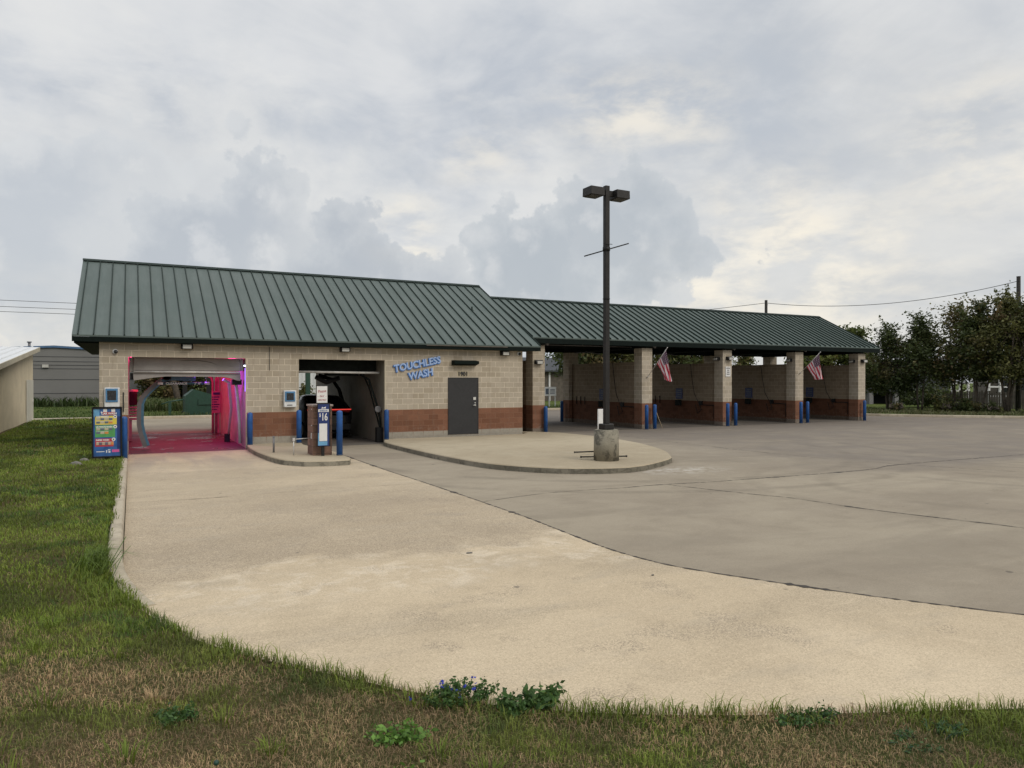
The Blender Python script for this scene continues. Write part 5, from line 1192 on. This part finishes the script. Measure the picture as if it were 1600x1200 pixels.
# longer blades standing up along the pavement edge
def edge_pts(y0, y1, step, dlo, dhi):
    L = [];
    for i in range(len(EA) - 1):
        if not (y1 <= EA[i][1] <= y0): continue
        seg = EA[i + 1] - EA[i]; k = max(1, RS.poisson(np.hypot(*seg) / step)); t = RS.rand(k); dd = dlo + RS.rand(k) * (dhi - dlo)
        L.append(EA[i] + t[:, None] * seg + np.array(nrm[i]) * dd[:, None])
    return np.concatenate(L, 0)
for (y0, y1, step, dlo, dhi, hh, wd, amt) in ((8.7, -1, .0055, .0, .30, .10, .0065, 1.0), (8.7, -1, .0075, .02, .12, .15, .0065, .5), (24, 8.7, .008, -.05, .12, .10, .010, .8), (24, 8.7, .02, -.10, .02, .09, .009, .5), (10.4, 8.2, .004, .02, .4, .17, .008, 1)):
    P = edge_pts(y0, y1, step, dlo, dhi); keep = vnoise(P, 1.6, 31, 3) > (.42 if amt > .6 else .52); P = P[keep]; n = len(P); d, yb = nearest(P); neg = d < 0; d = np.maximum(d, 0)
    z = lawn_z_from(d, yb, P[:, 1]) + np.where(neg & (P[:, 1] > 9.5), .02, 0); t = RS.rand(n)[:, None]; c = (GREEN * (1 - t) + GREEN2 * t) * (.7 + .5 * RS.rand(n))[:, None]
    push(blades(P, z, hh * (.35 + .75 * RS.rand(n)) , wd * (.8 + .6 * RS.rand(n)), .3 + .9 * RS.rand(n), c))
# the overgrown clump hanging over the kerb
P = np.array([[-.36, 9.65]]) + RS.randn(420, 2) * [.11, .28]; d, yb = nearest(P); P = P[d > .02]; n = len(P)
az = RS.randn(n) * .8; c = np.tile(GREEN * .95, (n, 1)) * (.6 + .6 * RS.rand(n))[:, None]
push(blades(P, .14 + np.zeros(n), .12 + .16 * RS.rand(n), .009 + np.zeros(n), .7 + .8 * RS.rand(n), c, az, .9))
P = np.array([[-.25, 9.3], [-.22, 9.1], [-.2, 9.5], [-.26, 9.0], [-.23, 9.7], [-.2, 8.9]]); n = len(P)
push(blades(P, .13 + np.zeros(n), .32 + .12 * RS.rand(n), .011 + np.zeros(n), 1.1 + .5 * RS.rand(n), np.tile(DKGREEN * 1.4, (n, 1)), RS.randn(n) * .5 + .2, .8))
# scattered coarse tufts in the lawn
for k in range(95):
    w_ = 3.2 + 9 * RS.rand() ** 1.6; u_ = (RS.rand() * 2 - 1) * w_ * .75; c0 = np.array([[u_ * math.cos(TH) + w_ * math.sin(TH), -u_ * math.sin(TH) + w_ * math.cos(TH)]]); d, yb = nearest(c0)
    if d[0] < .1 or c0[0, 0] > 12: continue
    n = 46; P = c0 + RS.randn(n, 2) * (.035 + .05 * RS.rand()); d, yb = nearest(P); z = lawn_z_from(np.maximum(d, 0), yb, P[:, 1]); az = np.arctan2(P[:, 1] - c0[0, 1], P[:, 0] - c0[0, 0]); s_ = RS.rand()
    cc = (GREEN * (1 - s_) + GREEN2 * s_) if s_ < .8 else STRAW
    push(blades(P, z, .05 + .07 * RS.rand(n), .0065 + np.zeros(n), .4 + .7 * RS.rand(n), np.tile(cc, (n, 1)) * (.7 + .6 * RS.rand(n))[:, None], az))
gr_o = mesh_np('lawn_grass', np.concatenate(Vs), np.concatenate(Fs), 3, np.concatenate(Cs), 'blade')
tag(gr_o, 'mown lawn grass, green by the kerb and brown in the foreground', 'grass', kind='stuff')
print('blades verts', off)
# rough grass behind the kerbs
Vs, Fs, Cs = [], [], []; off = 0
def strip(a, b, depth, n, h, w, cols):
    a = np.array(a); b = np.array(b); d_ = b - a; L = np.hypot(*d_); nr = np.array([d_[1], -d_[0]]) / L
    t = RS.rand(n)[:, None]; P = a + t * d_ + nr * (RS.rand(n)[:, None] ** 1.3) * depth
    keep = vnoise(P, .5, 3) > .36; P = P[keep]; n = len(P); tt = RS.rand(n)[:, None]
    push(blades(P, .11 + np.zeros(n), h * (.4 + .8 * RS.rand(n)) * (.5 + vnoise(P, .35, 9)), w + np.zeros(n), .3 + .6 * RS.rand(n), (np.array(cols[0]) * (1 - tt) + np.array(cols[1]) * tt) * (.6 + .6 * RS.rand(n))[:, None]))
strip((62, 9.6), (47.4, 24.4), 9, 5000, .26, .03, ((.07, .10, .03), (.20, .18, .09)))
strip((47.4, 24.4), (42.1, 30.7), 10, 4500, .26, .03, ((.07, .10, .03), (.20, .18, .09)))
strip((42.1, 30.7), (36.6, 40.6), 8, 2500, .26, .03, ((.07, .10, .03), (.16, .17, .06)))
strip((31, 48.4), (-1, 48.4), 14, 7000, .26, .035, ((.06, .10, .025), (.13, .15, .045)))
strip((-16, 70.9), (4, 70.9), 1.6, 1500, 1.1, .10, ((.05, .09, .025), (.08, .11, .035)))
strip((-.9, 48.4), (-14, 48.4), 20, 6000, .16, .05, ((.08, .13, .03), (.10, .15, .04)))
strip((8, 56), (-2, 56), 12, 6000, .9, .07, ((.06, .10, .025), (.14, .15, .06)))
tag(mesh_np('rough_grass', np.concatenate(Vs), np.concatenate(Fs), 3, np.concatenate(Cs), 'blade'), 'unmown grass and weeds growing behind the far kerbs', 'grass', kind='stuff')

def leaf_mesh(name, C, size, base, parent, seed, squash=.5):
    """many small leaf faces: centres C (n,3), colour per leaf"""
    rs = np.random.RandomState(seed); n = len(C)
    a = rs.randn(n, 3); a[:, 2] *= .7; a /= np.linalg.norm(a, axis=1)[:, None]; b = rs.randn(n, 3); b -= (b * a).sum(1)[:, None] * a; b /= np.linalg.norm(b, axis=1)[:, None]
    s = size * (.55 + .8 * rs.rand(n))[:, None]; V = np.zeros((n, 4, 3)); V[:, 0] = C - a * s; V[:, 1] = C + b * s * squash - a * s * .1; V[:, 2] = C + a * s; V[:, 3] = C - b * s * squash - a * s * .1
    return V.reshape(-1, 3), (np.arange(n)[:, None] * 4 + [0, 1, 2, 3]), np.repeat(base[:, None], 4, 1).reshape(-1, 3)
def tree(kind, x, y, top, rad, nl, seed, cols, label, group, zlow=2.0, stems=1, size=.13, spread=.5, sparse=1.0, lean=(0, 0), z0=.1, taper=.0):
    rs = np.random.RandomState(seed); rnd = random.Random(seed)
    o = thing(kind, label, 'tree', (x, y, z0), group)
    m = MB(); ncl = int(34 * sparse) + 8; cl = []
    H = top - zlow
    for k in range(ncl):
        th_ = rs.rand() * 6.283; rr = rs.rand() ** .5; t = rs.rand()
        prof = math.sin(min(1, .18 + t * .95) * math.pi) ** .6 * (1 - taper * t)
        cl.append((x + lean[0] * t + math.cos(th_) * rr * rad * prof, y + lean[1] * t + math.sin(th_) * rr * rad * prof, zlow + t * H * (.80 + .12 * rs.rand())))
    cl[0] = (x + lean[0], y + lean[1], top - .55)
    stemtops = []
    for s_ in range(stems):
        a_ = rnd.uniform(0, 6.28); sp = .0 if stems == 1 else spread
        pts = [(x + math.cos(a_) * .12 * (stems > 1), y + math.sin(a_) * .12 * (stems > 1), z0 - .1)]
        hh = zlow + H * rnd.uniform(.35, .6)
        for q_ in range(1, 6): t = q_ / 5; pts.append((x + lean[0] * t * .6 + math.cos(a_) * (.12 + sp * t ** 1.3) + rnd.uniform(-.06, .06), y + lean[1] * t * .6 + math.sin(a_) * (.12 + sp * t ** 1.3) + rnd.uniform(-.06, .06), z0 + (hh - z0) * t))
        r0 = (.13 if stems == 1 else .075) * (top / 7)
        m.tube(pts, [r0 * (1 - .14 * k) for k in range(6)], 7); stemtops.append(pts)
    for c in cl:
        pts = rnd.choice(stemtops); b_ = Vector(pts[rnd.choice((3, 4, 5, 5))]); c_ = Vector(c); mid = (b_ + c_) / 2 + Vector((rnd.uniform(-.2, .2), rnd.uniform(-.2, .2), rnd.uniform(-.1, .3)))
        m.tube([b_, mid, c_], [.035, .022, .01], 5, False)
    m.build('trunk', 'bark', o)
    cl = np.array(cl); per = nl // ncl; C = []; B = []
    for i, c in enumerate(cl):
        sg = rad * (.13 + .11 * rs.rand()); q_ = c + rs.randn(per, 3) * [sg, sg, sg * .8]
        nsp = per // 6; dr = rs.randn(3); dr[2] = abs(dr[2]) + .4; dr /= np.linalg.norm(dr); q_[:nsp] = c + dr * (rs.rand(nsp)[:, None] * rad * .65) + rs.randn(nsp, 3) * .10
        C.append(q_); tt = rs.rand(); base = np.array(cols[0]) * (1 - tt) + np.array(cols[1]) * tt
        if len(cols) > 2 and rs.rand() < .16: base = np.array(cols[2])
        B.append(base * (.65 + .7 * rs.rand(per))[:, None])
    C = np.concatenate(C); B = np.concatenate(B); k = C[:, 2] > zlow * .55; C, B = C[k], B[k]
    V, F, Cc = leaf_mesh('crown', C, size, B, o, seed)
    mesh_np('crown', V - np.array([x, y, z0]), F, 4, Cc, 'leaf', o)
    return o
DK = [(.036, .050, .014), (.075, .095, .028), (.12, .105, .04)]; OL = [(.062, .07, .02), (.12, .12, .036), (.15, .11, .05)]; YG = [(.075, .10, .022), (.13, .15, .035), (.15, .13, .04)]
def tp(kind, px, w, top_py, radpx, nl, seed, cols, label, group, **k):
    x, y = atpx(px, w); top = 2.26 + (595 - top_py) * w / 1131.2; tree(kind, x, y, top, radpx * w / 1131.2, nl, seed, cols, label, group, **k)
GR = 'trees in the row behind the right kerb'
tp('small_tree', 1388, 53, 505, 40, 9000, 1, DK, 'first small multi-stemmed tree just right of the canopy end', GR, stems=4, zlow=1.7, size=.105)
tp('small_tree', 1438, 51.5, 490, 42, 9000, 2, DK, 'pointed dark tree, second from the canopy end', GR, stems=2, zlow=2.1, size=.105, taper=.35)
tp('broad_tree', 1496, 51, 474, 52, 11500, 3, OL, 'broad olive tree in the middle of the right row', GR, stems=3, zlow=2.2, size=.105)
tp('broad_tree', 1532, 49, 466, 44, 9000, 4, DK, 'tree with thin leaning stems left of the tallest right tree', GR, stems=3, zlow=2.4, size=.105, spread=.8)
tp('broad_tree', 1574, 48, 455, 52, 11500, 5, OL, 'tallest tree at the right edge with a fan of pale stems', GR, stems=6, zlow=2.8, size=.105, spread=1.2)
tp('broad_tree', 1640, 47, 450, 60, 12000, 6, DK, 'dark tree just outside the right edge', GR, stems=4, zlow=2.2, size=.13)
tp('low_shrub', 1512, 48.5, 628, 16, 1800, 8, DK, 'low dark shrub under the middle right tree', GR, stems=3, zlow=.3, size=.10)
tp('low_shrub', 1402, 50, 632, 10, 700, 9, OL, 'small shrub at the foot of the first right tree', GR, stems=3, zlow=.25, size=.09)
tp('low_shrub', 1476, 49.5, 632, 15, 1200, 29, OL, 'shrub between the second tree and the broad olive tree', GR, stems=3, zlow=.25, size=.10)
tp('low_shrub', 1550, 47.5, 634, 13, 1000, 30, DK, 'small shrub left of the fan of pale stems', GR, stems=3, zlow=.2, size=.10)
tp('low_shrub', 1450, 58, 610, 42, 3500, 19, DK, 'dense dark bush in the gap behind the right row', GR, stems=3, zlow=.5, size=.13)
GB = 'trees seen under the canopy'
tp('back_tree', 905, 60, 520, 52, 5000, 11, DK, 'loose dark tree seen through the first self-service bay', GB, zlow=3.2, size=.17, sparse=.7)
tp('back_tree', 985, 58, 505, 60, 8000, 12, OL, 'olive tree seen above the second partition wall', GB, zlow=2.4, size=.17)
tp('back_tree', 1060, 60, 500, 52, 7500, 13, DK, 'dark tree seen over the wall behind the first flag', GB, zlow=2.4, size=.17)
tp('back_tree', 1165, 66, 548, 30, 1300, 14, OL, 'thin low tree seen over the middle bay wall', GB, zlow=2.0, size=.17)
tp('back_tree', 1275, 57, 520, 46, 9000, 15, YG, 'yellow-green tree filling the gap behind the second flag', GB, zlow=2.0, size=.16)
tp('back_tree', 1335, 57, 512, 42, 8000, 16, YG, 'yellow-green tree behind the last block column', GB, zlow=1.6, size=.16)
GW = 'brushwood trees behind the rear kerb'
for k, (px, w, tpy, rp, cols, lab) in enumerate(((252, 60, 520, 30, OL, 'brushy olive tree at the left of the view through the pink bay'), (283, 63, 500, 32, DK, 'dark brush tree in the middle of the view through the pink bay'), (318, 60, 505, 32, OL, 'brushy tree behind the green waste container'), (345, 64, 510, 34, DK, 'dark brush tree hidden by the right wall of the pink bay'), (300, 74, 490, 46, DK, 'large dark tree at the back of the brushwood'), (256, 76, 500, 40, DK, 'second large dark tree at the back of the brushwood'), (400, 66, 505, 40, OL, 'brushwood tree behind the wall between the bays'))):
    tp('brush_tree', px, w, tpy, rp, 7000, 31 + k, cols, lab, GW, zlow=1.0, size=.16, stems=2)
m = MB(); x, y = atpx(267, 57); m.tube([(x + .6, y, .1), (x + .35, y, 1.6), (x - .1, y, 3.3), (x - .3, y, 5)], [.26, .22, .17, .1], 9); tag(m.build('dead_trunk', 'bark', loc=(x + .6, y, .1)), 'pale leaning bare trunk in front of the brushwood', 'trunk')
x, y = atpx(478, 66); tree('low_shrub', x, y, 1.9, 1.0, 900, 55, OL, 'small bush on the back lawn seen through the dark bay', None, zlow=.4, stems=2, size=.14)
# pale warehouse wall and green post seen through bay 2
wh = thing('white_warehouse', 'pale ribbed metal building seen through the dark bay', 'building', (19, 76, .1))
m = MB(); m.box(9.5, 27.5, 75, 85, .1, 4.2); w_ = m.build('wall', 'pale_roof', wh)
m = MB()
for k in range(44): m.box(9.7 + k * .4, 9.76 + k * .4, 74.96, 74.998, .12, 4.15)
m.build('wall_ribs', 'pale_roof', w_)
m = MB(); m.box(9.2, 27.8, 74.7, 85.3, 4.2, 4.35); m.build('roof', 'wash_grey', wh)
x, y = atpx(481, 56); m = MB(); m.box(x - .16, x + .16, y - .16, y + .16, .1, 4.0); m.box(x - .25, x + .25, y - .25, y + .25, .1, .22); tag(m.build('green_post', 'dump_green', loc=(x, y, .1)), 'dark green square post on the back lawn seen through the dark bay', 'post')

# weeds in the foreground
def weed(x, y, rx, ry, h, nl, size, cols, seed, label, flowers=0, name='weed_plant'):
    rs = np.random.RandomState(seed); d, yb = nearest(np.array([[x, y]])); z0 = float(lawn_z_from(np.maximum(d, 0), yb, y)[0])
    o = thing(name, label, 'weed', (x, y, z0), 'leafy weeds in the foreground grass')
    m = MB(); ns = 26; C = []; B = []
    for k in range(ns):
        a_ = rs.rand() * 6.28; r_ = rs.rand() ** .5; ex, ey = x + math.cos(a_) * r_ * rx, y + math.sin(a_) * r_ * ry; ht = h * (.5 + .6 * rs.rand()) * (1 - .35 * r_)
        bx_, by_ = x + (ex - x) * .55, y + (ey - y) * .55
        m.tube([(bx_, by_, z0 - .02), ((bx_ + ex) / 2, (by_ + ey) / 2, z0 + ht * .6), (ex, ey, z0 + ht)], [.003, .0025, .0015], 5, False)
        nn = nl // ns; t = rs.rand(nn)[:, None] ** .6; q_ = np.array([bx_, by_, z0]) * (1 - t) + np.array([ex, ey, z0 + ht]) * t + rs.randn(nn, 3) * size * 1.1; C.append(q_)
        tt = rs.rand(nn)[:, None]; B.append((np.array(cols[0]) * (1 - tt) + np.array(cols[1]) * tt) * (.7 + .6 * rs.rand(nn))[:, None])
    m.build('stems', 'dump_green', o)
    V, F, Cc = leaf_mesh('leaves', np.concatenate(C), size, np.concatenate(B), o, seed, .55); mesh_np('leaves', V - np.array([x, y, z0]), F, 4, Cc, 'leaf', o)
    if flowers:
        q_ = np.array([x, y, z0 + h * .75]) + rs.randn(flowers, 3) * [rx * .36, ry * .3, h * .18]; q_ = np.repeat(q_, 4, 0) + rs.randn(flowers * 4, 3) * .006
        V, F, Cc = leaf_mesh('flowers', q_, .011, np.tile([.05, .07, .42], (flowers * 4, 1)), o, seed + 1, .8); mesh_np('flowers', V - np.array([x, y, z0]), F, 4, Cc, 'leaf', o)
DG = ((.045, .095, .025), (.085, .155, .04)); LG = ((.10, .20, .035), (.15, .27, .05))
weed(2.02, 4.62, .32, .17, .13, 1500, .014, DG, 1, 'feathery weed clump with small blue flowers at the driveway edge', 14)
weed(2.42, 4.33, .28, .16, .13, 800, .024, DG, 2, 'dark broad-leaved weed clump at the driveway edge right of the blue flowers')
weed(1.44, 4.22, .20, .15, .08, 560, .019, LG, 3, 'light green leafy weed in the grass left of the blue flowers')
weed(.22, 5.0, .16, .12, .05, 420, .018, DG, 4, 'low dark weed patch in the brown grass at lower left')
weed(1.28, 3.62, .10, .08, .07, 120, .022, LG, 5, 'small pale green seedling near the bottom edge')
weed(3.9, 3.28, .28, .10, .06, 700, .014, DG, 6, 'creeping dark green weed right of centre at the driveway edge')
weed(4.35, 2.75, .34, .16, .05, 700, .011, ((.05, .10, .035), (.085, .15, .05)), 7, 'low creeping weed patch in the lower right grass')
